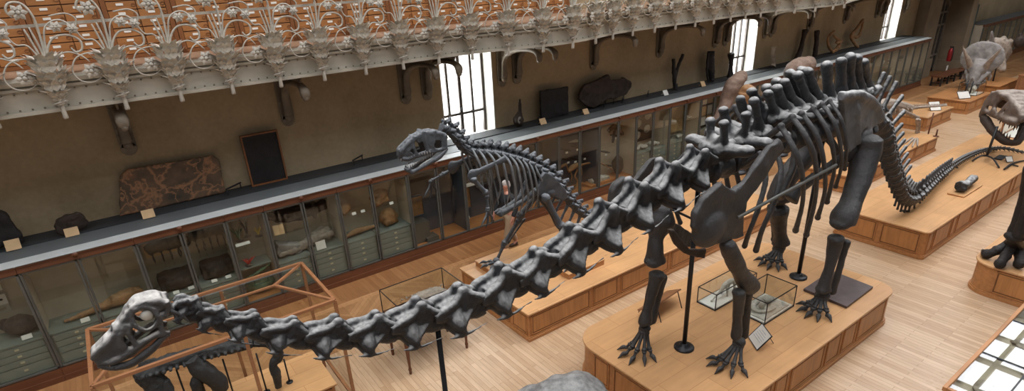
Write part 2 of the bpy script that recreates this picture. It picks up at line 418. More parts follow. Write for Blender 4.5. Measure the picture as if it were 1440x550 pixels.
# far end of the hall: doorway surround, pier and the next room behind
M['stone'] = simple('pale_brown_pier', (128, 112, 90), .8, 0, .15, 1.5)
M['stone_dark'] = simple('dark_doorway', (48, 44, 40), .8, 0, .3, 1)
struct('wall_far', MB().box((60.3, 4.5, 5.5), (.6, 19, 11)), M['wall'])
pr_ = MB(); pr_.box((33.9, 12.0, 2.6), (1.5, .5, 5.2)); pr_.box((37.15, 11.7, 2.6), (.7, 1.1, 5.2)); pr_.box((33.9, 11.95, .45), (1.7, .62, .9)); pr_.box((37.15, 11.6, .3), (.9, 1.3, .6))
struct('trim_1', pr_, M['stone'], .03)
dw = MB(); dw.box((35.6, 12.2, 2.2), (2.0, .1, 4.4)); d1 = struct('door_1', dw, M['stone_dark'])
dt = MB()
for x in (34.75, 35.3, 35.9, 36.5): dt.box((x, 12.1, 1.9), (.08, .08, 3.8))
for z in (.9, 2.4, 3.0, 3.8): dt.box((35.6, 12.1, z), (1.9, .08, .08))
for k in range(8):
    a = PI*k/8; a2 = PI*(k+1)/8; dt.bar((35.6-.9*math.cos(a), 12.1, 3.0+.8*math.sin(a)), (35.6-.9*math.cos(a2), 12.1, 3.0+.8*math.sin(a2)), .08)
dt.build('door_frame', M['gallery_dark'], d1, world=False)
gb = MB(); gb.box((38.2, 11.7, 1.6), (1.0, .5, 3.2)); struct('trim_2', gb, simple('green_grey_pilaster', (66, 78, 72), .6, 0, .15, 1))
struct('baseboard_left', MB().box((22, 12.2, .1), (76, .1, .2)), M['rail_wood'])

# skylight roof: glowing panes between iron bars (lights the hall and mirrors in the glass cases)
M['sky'] = emit('skylight_pane', (250, 250, 255), 5.2)
pane = MB(); bars = MB()
for i in range(17):
    for j in range(6):
        pane.box((-8+i*2.6, .3+j*1.7, 13.5), (2.4, 1.52, .04))
for i in range(23): bars.box((-9.3+i*2.6, 4.55, 13.4), (.2, 10.2, .25))
for j in range(7): bars.box((19.3, -.55+j*1.7, 13.4), (57.2, .18, .25))
ce = struct('ceiling', bars, M['gallery_dark'])
pane.build('skylight_pane', M['sky'], ce, world=False)
cs = MB(); cs.box((22, 11.4, 11.1), (76, 3.6, .2))
struct('trim_3', cs, M['wall'])

# ================================================================ THE GALLERY
def gY(X):
    y = 10.58-.012*max(0, X)
    for c, w, a in ((8.7, 2.5, .5), (19.9, 3.0, .6), (31.5, 3, .6)):
        d = abs(X-c)/w
        if d < 1: y -= a*.5*(1+math.cos(PI*d))
    return y
ZB, ZF = 4.49, 4.93
gx = [-6+.35*i for i in range(130)]
def strip(prof):
    """sweep a profile [(dy outward from the edge, z)] along the gallery edge"""
    mb = MB(); n = len(prof); vs = []; fs = []
    for x in gx:
        for dy, z in prof: vs.append((x, gY(x)+dy, z))
    for i in range(len(gx)-1):
        for k in range(n):
            k2 = (k+1) % n; fs.append((i*n+k, i*n+k2, (i+1)*n+k2, (i+1)*n+k))
    fs.append(tuple(range(n))); fs.append(tuple((len(gx)-1)*n+k for k in range(n)))
    return mb.add(vs, fs)
gal = thing('gallery_balcony', 'long grey riveted iron balcony running along the wall above the cabinets', 'balcony', (5, 10.6, ZB))
strip([(0, ZB), (.02, ZF), (.08, ZF), (.08, ZB)]).build('fascia', M['gallery'], gal)
strip([(-.05, ZB-.02), (-.05, ZB+.03), (.16, ZB+.03), (.16, ZB-.02)]).build('bottom_flange', M['gallery'], gal)
strip([(-.05, ZF-.06), (-.07, ZF+.0), (-.03, ZF+.03), (.1, ZF+.03), (.1, ZF-.06)]).build('top_moulding', M['gallery'], gal)
strip([(-.02, ZF-.13), (-.02, ZF-.09), (.05, ZF-.09), (.05, ZF-.13)]).build('middle_moulding', M['gallery'], gal)
strip([(.1, ZF+.03), (.1, ZF+.05), (2.5, ZF+.05), (2.5, ZF+.03)]).build('deck', M['gal_floor'], gal)
for v_ in bpy.data.objects['deck'].data.vertices: v_.co.y = min(v_.co.y, 12.24)
so = MB()
vs = []; fs = []
for x in gx: vs += [(x, gY(x)+.1, ZB+.06), (x, 12.24, ZB+.06), (x, 12.24, ZF), (x, gY(x)+.1, ZF)]
for i in range(len(gx)-1):
    for k in range(4): fs.append((i*4+k, i*4+(k+1) % 4, i*4+4+(k+1) % 4, i*4+4+k))
so.add(vs, fs).build('soffit', M['gallery_dark'], gal)
rv = MB(); x = -3.0
while x < 22:
    for z in (ZB+.055, ZF-.16):
        rv.ball((x, gY(x)-.004, z), (.014, .012, .014), 6, 4)
    x += .14 if x < 9 else .22
o = rv.build('rivets', M['gallery_dark'], gal)
o['kind'] = 'stuff'

# drawer cabinets standing on the gallery
def gal_cabinet(k, x0, x1):
    X = (x0+x1)/2; w = x1-x0; y = 11.72
    t = thing('drawer_cabinet', 'tall varnished wood specimen drawer cabinet on the gallery floor behind the iron railing', 'cabinet', (X, y, ZF+.055), group='specimen drawer cabinets along the gallery')
    b = MB(); b.box((X, y+.22, ZF+.055+.75), (w-.004, .36, 1.5)); b.box((x0+.035, y+.02, ZF+.055+.75), (.07, .06, 1.5)); b.box((x1-.035, y+.02, ZF+.055+.75), (.07, .06, 1.5)); b.box((X, y+.02, ZF+.055+.03), (w-.004, .06, .06))
    b.build('carcass', M['drawer_frame'], t)
    nd = 9
    for i in range(nd):
        z = ZF+.12+i*.137+.065
        for s in (0, 1):
            xx = x0+.07+(w-.14)*(s+.5)/2
            d = MB().box((xx, y+.02, z), ((w-.14)/2-.012, .05, .122)).build('drawer', M['drawer_wood'], t, bevel=.004)
            MB().box((xx-.02, y-.008, z+.018), (.1, .012, .036)).build('label_holder', M['card'], d)
            r = MB(); r.tube([(xx+.17+.03*math.cos(a*PI/5), y-.012, z-.0+.024*math.sin(a*PI/5)) for a in range(11)], .005, 5); r.build('ring_pull', M['drawer_frame'], d)
    return t
gc = gal_cabinet(0, -2.5, -1.52)
for k in range(1, 13): dup(gc, (-2.01+k*.99, 11.72, ZF+.055))

# cast brackets of the railing: leaf bouquet with stems, curls and flowers
def leaf(mb, base, d, L, w, up=(0, -1, 0)):
    d = Vector(d).normalized(); b = Vector(base); u = Vector(up); s = d.cross(u); s = s.normalized() if s.length > 1e-4 else Vector((1, 0, 0)); n = s.cross(d)
    tip = b+d*L+n*(-.02)
    vs = [b, b+d*L*.35+s*w*.5+n*.005, b+d*L*.5+s*w*.32+n*.01, b+d*L*.72+s*w*.3, tip, b+d*L*.72-s*w*.3, b+d*L*.5-s*w*.32+n*.01, b+d*L*.35-s*w*.5+n*.005, b+d*L*.45+n*.03]
    mb.add(vs, [(0, 1, 8), (1, 2, 8), (2, 3, 8), (3, 4, 8), (4, 5, 8), (5, 6, 8), (6, 7, 8), (7, 0, 8)])
def make_bouquet():
    t = thing('railing_ornament', 'grey cast iron leaf bouquet with curling flower stems clamped on the balcony edge', 'railing ornament', (0, 0, 0), group='leaf bouquets of the balcony railing')
    r = random.Random(3)
    st = MB(); st.lathe((0, -.07, 0), [(.028, -.12), (.036, -.1), (.03, -.04), (.028, .12), (.05, .2), (.08, .4), (.085, .55), (.05, .66)], 10)
    for z in (.1, .135): st.tube([(.05*math.cos(a*PI/4), -.07+.05*math.sin(a*PI/4), z+.012*math.sin(a)) for a in range(9)], .016, 6)
    st.tube([(-.09, -.1, .1), (0, -.13, .12), (.09, -.1, .14)], .015, 6)
    st.build('stalk', M['floral'], t, world=False)
    lf = MB()
    for row, (z, rad, n, L) in enumerate(((.07, .035, 6, .11), (.13, .06, 8, .14), (.2, .09, 9, .17), (.28, .12, 10, .19), (.36, .15, 11, .2), (.45, .17, 11, .21), (.54, .17, 11, .21), (.62, .13, 9, .22), (.66, .06, 6, .24))):
        for k in range(n):
            a = 2*PI*(k+.5*(row % 2))/n+r.uniform(-.15, .15)
            o_ = Vector((math.cos(a), math.sin(a), 0))
            if o_.y > .8: continue
            base = Vector((0, -.07, z))+o_*rad*.8
            leaf(lf, base, o_*.55+Vector((0, 0, 1.0-.22*(row % 3))), L*r.uniform(.85, 1.15), L*.75, up=-o_)
    lf.build('leaf_cluster', M['leaf_iron'], t, world=False)
    def stem(pts, r0=.017, name='stem'):
        r0 *= .78
        return MB().tube(pts, [r0]*(len(pts)-1)+[r0*.7], 7, sub=4)
    def flower(mb, c, R):
        c = Vector(c)
        for k in range(6):
            a = PI*2*k/6; d = Vector((math.cos(a), -.35, math.sin(a)))
            leaf(mb, c, d, R, R*.9, up=(0, -1, 0)); mb.ball(c+d.normalized()*R*.55, (R*.3, R*.16, R*.3), 6, 5)
        mb.ball(c+Vector((0, -.03, 0)), R*.28, 7, 5)
    # upright stems
    up = MB()
    for x0, x1, z1 in ((-.03, -.1, 1.12), (0, -.04, 1.14), (.03, .04, 1.2)):
        up.tube([(x0, -.07, .6), (x0*1.6, -.08, .85), (x1, -.08, z1)], [.019, .015, .011], 7, sub=4)
    up.build('stem', M['floral'], t, world=False)
    s = stem([(.01, -.08, .62), (.04, -.09, .95), (.05, -.09, 1.25), (-.02, -.09, 1.43), (-.15, -.1, 1.45), (-.21, -.1, 1.36), (-.17, -.1, 1.27)], .02)
    s.build('scroll', M['floral'], t, world=False)
    s = stem([(.02, -.08, .62), (.08, -.09, .85), (.2, -.1, .99), (.36, -.1, 1.0), (.47, -.1, .92), (.46, -.1, .8), (.38, -.1, .77), (.34, -.1, .83)], .019)
    s.build('scroll', M['floral'], t, world=False)
    s = stem([(.03, -.08, .6), (.12, -.09, .72), (.28, -.09, .78), (.42, -.1, .72), (.5, -.1, .62)], .015); s.build('scroll', M['floral'], t, world=False)
    s = stem([(-.03, -.08, .6), (-.12, -.09, .6), (-.16, -.1, .72), (-.28, -.1, .74), (-.42, -.1, .68), (-.5, -.11, .52), (-.44, -.12, .38), (-.3, -.12, .34), (-.18, -.12, .4)], .014); s.build('scroll', M['floral'], t, world=False)
    s = stem([(-.02, -.07, .7), (-.12, -.08, .95), (-.06, -.08, 1.1)], .012)
    s = MB().tube([(.03, -.08, .66), (.1, -.09, 1.05), (.2, -.09, 1.18), (.33, -.1, 1.2), (.42, -.1, 1.12)], .013, 6, sub=4); s.build('scroll', M['floral'], t, world=False)
    s = MB().tube([(-.02, -.08, .66), (-.12, -.09, .9), (-.24, -.1, .93), (-.3, -.1, 1.06), (-.26, -.1, 1.2), (-.36, -.1, 1.28), (-.55, -.1, 1.26)], .012, 6, sub=4); s.build('scroll', M['floral'], t, world=False)
    for c, R in (((-.09, -.12, 1.33), .11), ((-.28, -.13, .5), .12), ((.25, -.12, 1.12), .08), ((-.34, -.12, 1.08), .08)):
        f = MB(); flower(f, c, R); f.build('flower', M['floral'], t, world=False)
    return t
bq = make_bouquet()
BX = [-1.95, -1.18, -.419, .347, 1.097, 1.859, 2.631, 3.395, 4.178, 4.94, 5.72, 6.5, 7.3, 8.05, 8.8, 9.6, 10.38, 11.2, 12.0, 12.8, 13.6, 14.4, 15.15, 15.85, 16.6, 17.35, 18.1, 18.85, 19.6, 20.3]
for i, x in enumerate(BX):
    g = math.atan2(gY(x+.2)-gY(x-.2), .4)
    if i == 0: bq.location = (x, gY(x)-.06, ZB-.0); bq.rotation_euler = (0, 0, g)
    else: dup(bq, (x, gY(x)-.06, ZB), g)
rl = strip([(-.08, 5.62), (-.08, 5.66), (-.04, 5.66), (-.04, 5.62)]).build('railing_bar', M['floral']); tag(rl, 'thin grey iron rail threaded through the leaf bouquets of the balcony', 'rail')
rl = strip([(-.02, ZF+.42), (-.02, ZF+.44), (.0, ZF+.44), (.0, ZF+.42)])

# wall brackets that carry the gallery
def make_bracket():
    t = thing('wall_bracket', 'dark curved riveted iron bracket under the balcony', 'bracket', (0, 0, 0), group='iron brackets under the balcony')
    b = MB()
    b.box((0, -.03, -.55), (.26, .05, 1.1)); b.tube([(0, -.055, -1.12), (0, -.03, -1.12)], .13, 12)
    b.build('wall_plate', M['gallery_dark'], t, world=False, bevel=.008)
    a = MB()
    pts = [(0, -.1, -1.02), (0, -.16, -.95), (0, -.16, -.72), (0, -.24, -.52), (0, -.46, -.38), (0, -.8, -.29), (0, -1.2, -.26), (0, -1.45, -.28), (0, -1.58, -.36), (0, -1.58, -.46)]
    a.tube(pts, [.05, .06, .05, .05, .05, .05, .05, .05, .06, .05], 8, flat=1.6, sub=4); a.ball((0, -.13, -1.05), .08, 8, 6); a.ball((0, -1.58, -.47), .06, 8, 6)
    a.build('arm', M['gallery_dark'], t, world=False)
    p = MB(); p.plate([(0, -.06, -.02), (0, -.06, -.9), (0, -.2, -.45), (0, -.4, -.38), (0, -.8, -.27), (0, -1.4, -.24), (0, -1.55, -.02)], (1, 0, 0), .03); p.build('web', M['gallery_dark'], t, world=False)
    q = MB()
    for k in range(8):
        for s in (-.1, .1): q.ball((s, -.06, -.15-k*.12), .014, 6, 4)
    q.build('rivets', M['gallery_dark'], t, world=False)['kind'] = 'stuff'
    return t
br = make_bracket()
M['bracket_light'] = simple('bracket_lit_grey', (150, 142, 126), .5, .1, .1)
BRX = [-2.6, .235, 3.076, 5.772, 6.33, 8.498, 8.975, 11.693, 14.479, 17.293, 17.85, 20.2, 20.6, 23.2, 26.0, 28.8, 29.35, 31.6]
BRL = {.235: 'curved iron bracket above the reddish footprint slab', 3.076: 'curved iron bracket above the framed dark slab', 6.33: 'iron bracket at the left jamb of the nearest window', 5.772: 'iron bracket second to the left of the nearest window', 8.498: 'light-catching iron bracket at the right jamb of the nearest window', 8.975: 'shaded iron bracket second to the right of the nearest window', 11.693: 'iron bracket above the wavy dark fossil plate', 14.479: 'iron bracket above the dark forked fossil post'}
for i, x in enumerate(BRX):
    o = br if i == 0 else dup(br, (x, WY, ZB+.06))
    o.location = (x, WY, ZB+.06)
    if x in BRL: o['label'] = BRL[x]
# ================================================================ WALL CABINETS
CY0, CY1, CZ = 11.04, 11.74, 2.2
M['door_metal'] = M['cab_metal']
def cab_bay(x0, x1, kind, divs, label, group=None):
    """one glazed bay: wooden base and cap, back, posts, glass doors, drawer stack where there is one"""
    X = (x0+x1)/2; w = x1-x0; e = .003
    t = thing('display_cabinet', label, 'cabinet', (X, CY0, 0), group=group)
    back = M['cab_back_blue'] if kind == 'blue' else M['cab_back']
    b = MB(); b.box((X, CY1-.02, 1.2), (w-e, .03, 1.95)); b.box((x0+.012, 11.4, 1.2), (.02, .66, 1.9)); b.box((x1-.012, 11.4, 1.2), (.02, .66, 1.9)); b.build('back_panel', back, t)
    b = MB(); b.box((X, 11.38, .12), (w-e, .7, .24)); b.box((X, 11.03, .05), (w-e, .06, .1)); b.build('base', M['rail_wood'], t)
    MB().box((X, 11.4, .255), (w-e, .66, .03)).build('floor_board', M['cab_floor'] if kind != 'drawer' else M['cab_green'], t)
    b = MB(); b.box((X, CY0+.02, 2.125), (w-e, .09, .13)); b.box((X, CY0-.03, 2.18), (w-e, .04, .035)); b.build('cap_rail', M['rail_wood'], t, bevel=.006)
    if divs:
        r = MB(); xr = divs[0] if len(divs) == 1 else X
        r.tube([(xr, CY0-.06, 2.15), (xr, CY0-.02, 2.15)], .045, 12); r.build('rosette', M['rail_wood'], t)
    xs = [x0]+list(divs)+[x1]
    for a, c in zip(xs[:-1], xs[1:]):
        a += .008; c -= .008
        f = MB(); m = .034
        for x in (a+m/2, c-m/2): f.box((x, CY0+.01, 1.155), (m, .035, 1.8))
        for z in (.27, 2.04): f.box(((a+c)/2, CY0+.01, z), (c-a, .035, .035))
        f.box((a+.01, CY0-.012, 1.155), (.014, .012, 1.8))
        d = f.build('glass_door', M['cab_metal'], t, bevel=.003)
        MB().box(((a+c)/2, CY0+.012, 1.155), (c-a-.06, .006, 1.75)).build('pane', M['glass'], d)
    for x in (x0, x1):
        MB().box((x+(.003 if x == x0 else -.003)*1, CY0+.02, 1.15), (.012, .05, 1.78)).build('post', M['cab_metal'], t)
    if kind in ('drawer', 'drawer_low'):
        top = .87
        for a, c in zip(xs[:-1], xs[1:]):
            d_ = MB(); d_.box(((a+c)/2, 11.36, .27+(top-.27)/2-.01), (c-a-.07, .5, top-.29)); d_.box(((a+c)/2, 11.4, top-.01), (c-a-.02, .62, .022)); d_.build('drawer_unit', M['cab_green'], t)
            z = .275
            for h in (.19, .115, .115, .12):
                dd = MB().box(((a+c)/2, 11.105, z+h/2), (c-a-.12, .022, h-.012)).build('drawer', M['cab_green'], t, bevel=.004)
                MB().box(((a+c)/2, 11.088, z+h*.55), (.055, .014, .03)).build('knob', M['knob'], dd)
                z += h+.006
        MB().box((X, 11.45, 1.42), (w-.06, .45, .012)).build('glass_shelf', M['glass_box'], t)
    else:
        MB().box((X, 11.5, 1.25), (w-.06, .4, .012)).build('glass_shelf', M['glass_box'], t)
    return t
near = [(-3.35, -1.75, 'drawer', [-2.6], 'glazed cabinet bay at the left edge with a brown tortoise-like fossil on its drawers'),
        (-1.75, -.16, 'drawer', [-.98], 'glazed cabinet bay with a long tan fossil snout lying on its green drawers'),
        (-.16, 1.28, 'drawer', [.55], 'glazed cabinet bay with dark mounted fossils on two levels'),
        (1.28, 1.98, 'plain', [], 'narrow glazed cabinet bay with red and yellow sea-plant models'),
        (1.98, 3.42, 'drawer', [2.7], 'glazed cabinet bay with pale slabs and a white card above green drawers'),
        (3.42, 5.0, 'drawer', [4.15], 'glazed cabinet bay with tan skulls on a shelf above green drawers'),
        (5.0, 6.44, 'blue', [5.72], 'glazed cabinet bay with a grey plinth block standing on an orange wood floor'),
        (6.44, 7.9, 'blue', [7.16], 'dark-backed glazed cabinet bay behind the walking man'),
        (7.9, 9.37, 'blue', [8.63], 'dark-backed glazed cabinet bay right of the nearest window'),
        (9.37, 10.83, 'blue', [10.1], 'dark-backed glazed bay holding the small pale two-legged skeleton'),
        (10.83, 12.3, 'plain', [11.56], 'glazed cabinet bay with a pale slab on a wooden tray'),
        (12.3, 13.77, 'drawer', [13.02], 'glazed cabinet bay with four white casts on a black board'),
        (13.77, 15.22, 'drawer', [14.48], 'glazed cabinet bay with small bones on shelves left of the tall leaning bone'),
        (15.22, 16.7, 'drawer', [15.92], 'glazed cabinet bay with framed grids of small panels behind the tall leaning bone')]
for a in near: cab_bay(*a)
x = 16.7
first = None
for k in range(10):
    x1 = x+1.54
    lab = 'glazed cabinet bay with pale drawers in the far run of the wall cabinets'
    if first is None: first = cab_bay(x, x1, 'drawer', [x+.77], lab, 'far glazed wall cabinet bays'); fx = x
    else: dup(first, ((x+x1)/2, CY0, 0))
    x = x1
XE = x
b = MB(); b.add([(-3.4, CY0-.05, CZ), (XE, CY0-.05, CZ), (XE, CY0+.17, CZ+.03), (-3.4, CY0+.17, CZ+.03), (-3.4, CY0-.05, CZ-.02), (XE, CY0-.05, CZ-.02), (XE, CY0+.17, CZ), (-3.4, CY0+.17, CZ)], [(0, 1, 2, 3), (4, 7, 6, 5), (0, 4, 5, 1), (1, 5, 6, 2), (2, 6, 7, 3), (3, 7, 4, 0)])
ct = thing('cabinet_top', 'long pale grey sloping sheet along the top front of the wall cabinets', 'cabinet top', ((XE-3.4)/2, 11.4, CZ))
b.build('front_edge', M['top_highlight'], ct)
MB().box(((XE-3.4)/2, 11.475, CZ+.02), (XE+3.4, .53, .03)).build('top_sheet', M['top_grey'], ct)
lg = MB().box(((XE-3.4)/2, 11.995, CZ+.01), (XE+3.4, .49, .09)).build('wall_ledge', M['ledge']); tag(lg, 'black ledge running along the wall behind the cabinet top', 'ledge')
M['ledge_y'] = None
del M['ledge_y']
ZL = CZ+.056
# second run of cabinets beyond the doorway
for k in range(6):
    x0 = 38.8+k*2.6
    if k == 0: far2 = cab_bay(x0, x0+2.6, 'plain', [x0+.87, x0+1.73], 'glazed cabinet bay beyond the doorway at the far end', 'cabinet bays beyond the doorway')
    else: dup(far2, (x0+1.3, CY0, 0))
b = MB().box((46.6, 11.4, CZ+.01), (15.6, .8, .04)).build('cabinet_top', M['top_grey']); tag(b, 'grey top of the cabinets beyond the doorway', 'cabinet top')

# ---------------------------------------------------------------- things standing on the ledge against the wall
def onmesh(name, me, label, cat, loc=None, rot=None, group=None):
    o = link(name, me); 
    if loc is not None: o.location = loc
    if rot is not None: o.rotation_euler = rot
    return tag(o, label, cat, group)
def slab_mesh(name, pts, y, t, mat, voxel=.03, rough=.02, rs=5, seed=1, holes=()):
    """upright rough slab from an (x,z) outline"""
    mb = MB(); mb.prism(pts, y-t/2, y+t/2, 'y')
    return mb.organic(name, mat, voxel, 2, rough, rs, seed)
def pw(l, Y): return [(aY(x, y, Y).x, aY(x, y, Y).z) for x, y in l]
YW = 12.0
# reddish slab with footprints cracks
def crack_mat():
    m, nt, b = newmat('footprint_slab')
    v = N(nt, 'ShaderNodeTexVoronoi', feature='DISTANCE_TO_EDGE'); v.inputs['Scale'].default_value = 2.6
    wv = noise(nt, coords(nt), 2.5, 4); mx = N(nt, 'ShaderNodeVectorMath', operation='ADD')
    nt.links.new(coords(nt), mx.inputs[0]); nt.links.new(wv, mx.inputs[1]); nt.links.new(mx.outputs[0], v.inputs['Vector'])
    base = ramp(nt, noise(nt, coords(nt), 3.5, 6), [(.3, lin((66, 58, 46))), (.62, lin((108, 84, 62))), (.75, lin((136, 92, 62)))])
    c = mix(nt, ramp(nt, v.outputs['Distance'], [(.0, (1, 1, 1)), (.09, (0, 0, 0))]), base, lin((156, 112, 78)))
    nt.links.new(c, b.inputs['Base Color']); b.inputs['Roughness'].default_value = .8
    bump(nt, b, v.outputs['Distance'], -.6, .03); return m
p = pw([(170, 311), (168, 250), (178, 238), (300, 219), (308, 224), (319, 276), (318, 283)], YW+.1)
z0 = ZL
p = [(x_, max(z_, z0)) for x_, z_ in p]
onmesh('footprint_slab', slab_mesh('footprint_slab', p, YW+.12, .08, crack_mat(), .03, .012), 'large brown stone slab with raised reddish crack pattern leaning on the wall', 'fossil slab')
# framed dark slab
P = [aY(*q, YW+.08) for q in ((333, 194), (379, 184), (407, 262), (357, 273))]
fr = thing('framed_slab', 'tall dark slab in a thin wooden frame standing against the wall', 'fossil slab', ((P[2].x+P[3].x)/2, YW+.1, ZL))
x0, x1 = P[3].x, P[2].x; zt = max(P[0].z, P[1].z)
a = MB(); a.box(((x0+x1)/2, YW+.1, (ZL+zt)/2), (x1-x0-.06, .06, zt-ZL-.06)); a.build('slab', M['black_fossil'], fr)
a = MB()
for xx in (x0+.015, x1-.015): a.box((xx, YW+.09, (ZL+zt)/2), (.03, .09, zt-ZL))
for zz in (ZL+.015, zt-.015): a.box(((x0+x1)/2, YW+.09, zz), (x1-x0-.06, .09, .03))
a.build('frame', M['drawer_frame'], fr)
def rnd_rel(mb, pts, r): mb.tube(pts, r, 8, sub=4)
# left skull-like dark bone and small fossil
p = pw([(-12, 300), (0, 294), (14, 305), (28, 325), (37, 338), (34, 342), (20, 341), (8, 346), (-5, 350), (-12, 340)], 11.85)
me = slab_mesh('dark_jaw_bone', p, 11.85, .12, M['black_fossil'], .025, .03, 6, 2)
o = onmesh('flat_fossil_bone', me, 'dark pointed flat bone on the ledge at the left edge', 'fossil'); 
st = MB(); st.tube([(-1.85, 11.85, ZL), (-1.85, 11.85, ZL+.12)], .012, 6); st.box((-1.85, 11.85, ZL+.01), (.2, .12, .02)); link('stand', st.mesh('stand', M['black']), o, world=False)
p = pw([(77, 318), (82, 308), (95, 302), (110, 299), (118, 303), (126, 312), (122, 319), (112, 322), (103, 326), (95, 330), (86, 329), (80, 328)], 11.8)
me = slab_mesh('small_skull_cap', p, 11.8, .1, M['brown_fossil'], .02, .03, 8, 3)
o = onmesh('skull_roof_fossil', me, 'small dark domed skull piece on a stand on the ledge', 'fossil')
st = MB(); st.tube([(-.93, 11.8, ZL), (-.93, 11.8, ZL+.14)], .012, 6); link('stand', st.mesh('stand', M['black']), o, world=False)
# three items right of the nearest window
me = MB(); P = [aY(*q, 11.95) for q in ((731, 140), (731, 155), (729, 168), (731, 178))]
me.tube([(P[0].x, 11.95, P[0].z+.02), (P[1].x, 11.95, P[1].z), (P[2].x, 11.95, P[2].z), (P[2].x+.03, 11.95, ZL+.03)], [.03, .05, .15, .1], 12, flat=1, sub=4)
spoon = onmesh('shoulder_bone', me.organic('shoulder_bone', M['brown_fossil'], .018, 3, .01, 8, 4), 'dark spoon-shaped bone standing upright right of the nearest window', 'fossil')
q = MB(); q.ball((P[2].x-.03, 11.84, P[2].z), (.07, .03, .1), 12, 8); link('pale_socket', q.mesh('pale_socket', M['white_skull']), spoon, world=False)['label'] = 'pale rounded socket'
p = pw([(762, 175), (761, 128), (800, 122), (800, 165)], 12.0)
p = [(a_, max(b_, ZL)) for a_, b_ in p]
onmesh('square_slab', slab_mesh('square_slab', p, 12.05, .08, M['black_fossil'], .022, .015, 6, 5), 'squarish dark relief slab standing against the wall right of the spoon-shaped bone', 'fossil slab')
p = pw([(815, 130), (822, 118), (836, 114), (847, 109), (853, 105), (860, 113), (876, 109), (886, 116), (888, 122), (880, 132), (868, 138), (856, 138), (845, 145), (832, 152), (822, 148), (813, 140)], 12.0)
o = onmesh('plate_fossil', slab_mesh('plate_fossil', p, 12.0, .1, M['brown_fossil'], .025, .04, 4, 6), 'wide wavy-edged dark fossil plate raised on thin stands', 'fossil')
st = MB()
for px_ in (835, 863): xx = aY(px_, 140, 12.0).x; st.tube([(xx, 12.0, ZL), (xx, 12.0, ZL+.45)], .012, 6)
link('stand', st.mesh('stand', M['black']), o, world=False)
def stick(name, pxs, rs, mat, label, Y=11.95, seed=1, extra=(), vox=.02, base=True):
    mb = MB(); P = [aY(a_, b_, Y) for a_, b_ in pxs]
    if base: P[-1].z = ZL+rs[-1]*.3
    mb.tube(P, rs, 10, sub=4)
    for ex, er in extra: mb.tube([aY(a_, b_, Y) for a_, b_ in ex], er, 8, sub=4)
    return onmesh(name, mb.organic(name, mat, vox, 2, .015, 7, seed), label, 'fossil')
stick('forked_bone', [(947, 83), (948, 105), (949, 120), (949, 132)], [.06, .07, .07, .08], M['black_fossil'], 'dark forked fossil post standing on the ledge', extra=[([(949, 110), (954, 92), (961, 76)], [.06, .06, .05])])
stick('ribbed_bone', [(1000, 72), (999, 90), (1001, 108), (1000, 122)], [.12, .14, .1, .1], M['black_fossil'], 'dark ribbed fossil column left of the second window', seed=5, extra=[([(996, 74), (994, 100), (997, 118)], [.04, .04, .04])])
stick('limb_bone', [(1028, 75), (1028, 90), (1027, 100), (1027, 110)], [.12, .07, .08, .13], M['black_fossil'], 'black limb bone with swollen ends standing in front of the second window', Y=11.9)
stick('pale_limb_bone', [(1089, 65), (1087, 78), (1088, 88), (1086, 98)], [.1, .07, .08, .12], M['pale'], 'pale grey limb bone on the ledge right of the second window')
stick('long_curved_bone', [(1133, 42), (1129, 55), (1126, 70), (1120, 82)], [.13, .08, .09, .12], M['brown_fossil'], 'long brown bone leaning on the wall behind the grey boulder-like bone', Y=12.05)
stick('straight_dark_bone', [(1149, 43), (1148, 60), (1146, 78)], [.1, .09, .1], M['brown_fossil'], 'straight dark bone right of the long leaning brown bone', Y=12.0)
stick('curved_pelvis', [(1173, 44), (1165, 52), (1165, 64), (1172, 74)], [.05, .05, .06, .06], M['tan_bone'], 'curled brown hook-shaped fossil on the ledge', extra=[([(1172, 50), (1180, 58), (1178, 68), (1172, 72)], [.05, .07, .09, .06]), ([(1176, 60), (1184, 58)], [.06, .05])])
stick('angular_jaw', [(1214, 27), (1205, 40), (1197, 51), (1202, 62), (1206, 69)], [.06, .06, .07, .06, .06], M['tan_bone'], 'brown V-shaped jaw bone standing on the ledge', extra=[([(1197, 51), (1206, 52), (1210, 45), (1214, 30)], [.05, .07, .05, .05])])
# small cards and wall props
cards = [(16, 357, 'tan', .15), (101, 334, 'tan', .12), (212, 310, 'tan', .13), (767, 172, 'tan', .14), (833, 159, 'tan', .13), (950, 133, 'white', .14), (1000, 120, 'tan', .15)]
L = ['card at the left edge', 'card below the small domed skull piece', 'card under the reddish cracked slab', 'card at the foot of the square dark slab', 'card under the wavy dark fossil plate', 'card at the foot of the forked fossil post', 'card at the foot of the ribbed fossil column']
for (px_, py_, c, h), l in zip(cards, L):
    g_ = aZ(px_, py_, ZL+.06); X = g_.x
    k = MB(); k.plate([(X-.1, 11.66, ZL-.005), (X+.1, 11.66, ZL-.005), (X+.1, 11.75, ZL+h), (X-.1, 11.75, ZL+h)], (0, 1, -.4), .01)
    k.plate([(X-.08, 11.8, ZL), (X+.08, 11.8, ZL), (X+.05, 11.745, ZL+h*.85), (X-.05, 11.745, ZL+h*.85)], (0, 1, 0), .005)
    o = tag(k.build('label_card', M['card_tan'] if c == 'tan' else M['card']), ('tan ' if c == 'tan' else 'white ')+'tilted '+l, 'card')
props = [(322, 276), (503, 236), (770, 176), (845, 150), (886, 147), (925, 139), (966, 129), (1018, 117), (1105, 96)]
for i, (px_, py_) in enumerate(props):
    X = aZ(px_, py_, ZL).x
    k = MB(); k.bar((X, 11.9, ZL), (X, 11.9, ZL+.13), .02); k.bar((X-.01, 11.9, ZL+.12), (X+.32, 12.15, ZL+.12), .025); k.bar((X+.3, 12.14, ZL), (X+.3, 12.14, ZL+.12), .02)
    tag(k.build('ledge_bracket', M['black']), 'small black iron bracket rail on the ledge', 'bracket', 'small black brackets along the ledge')

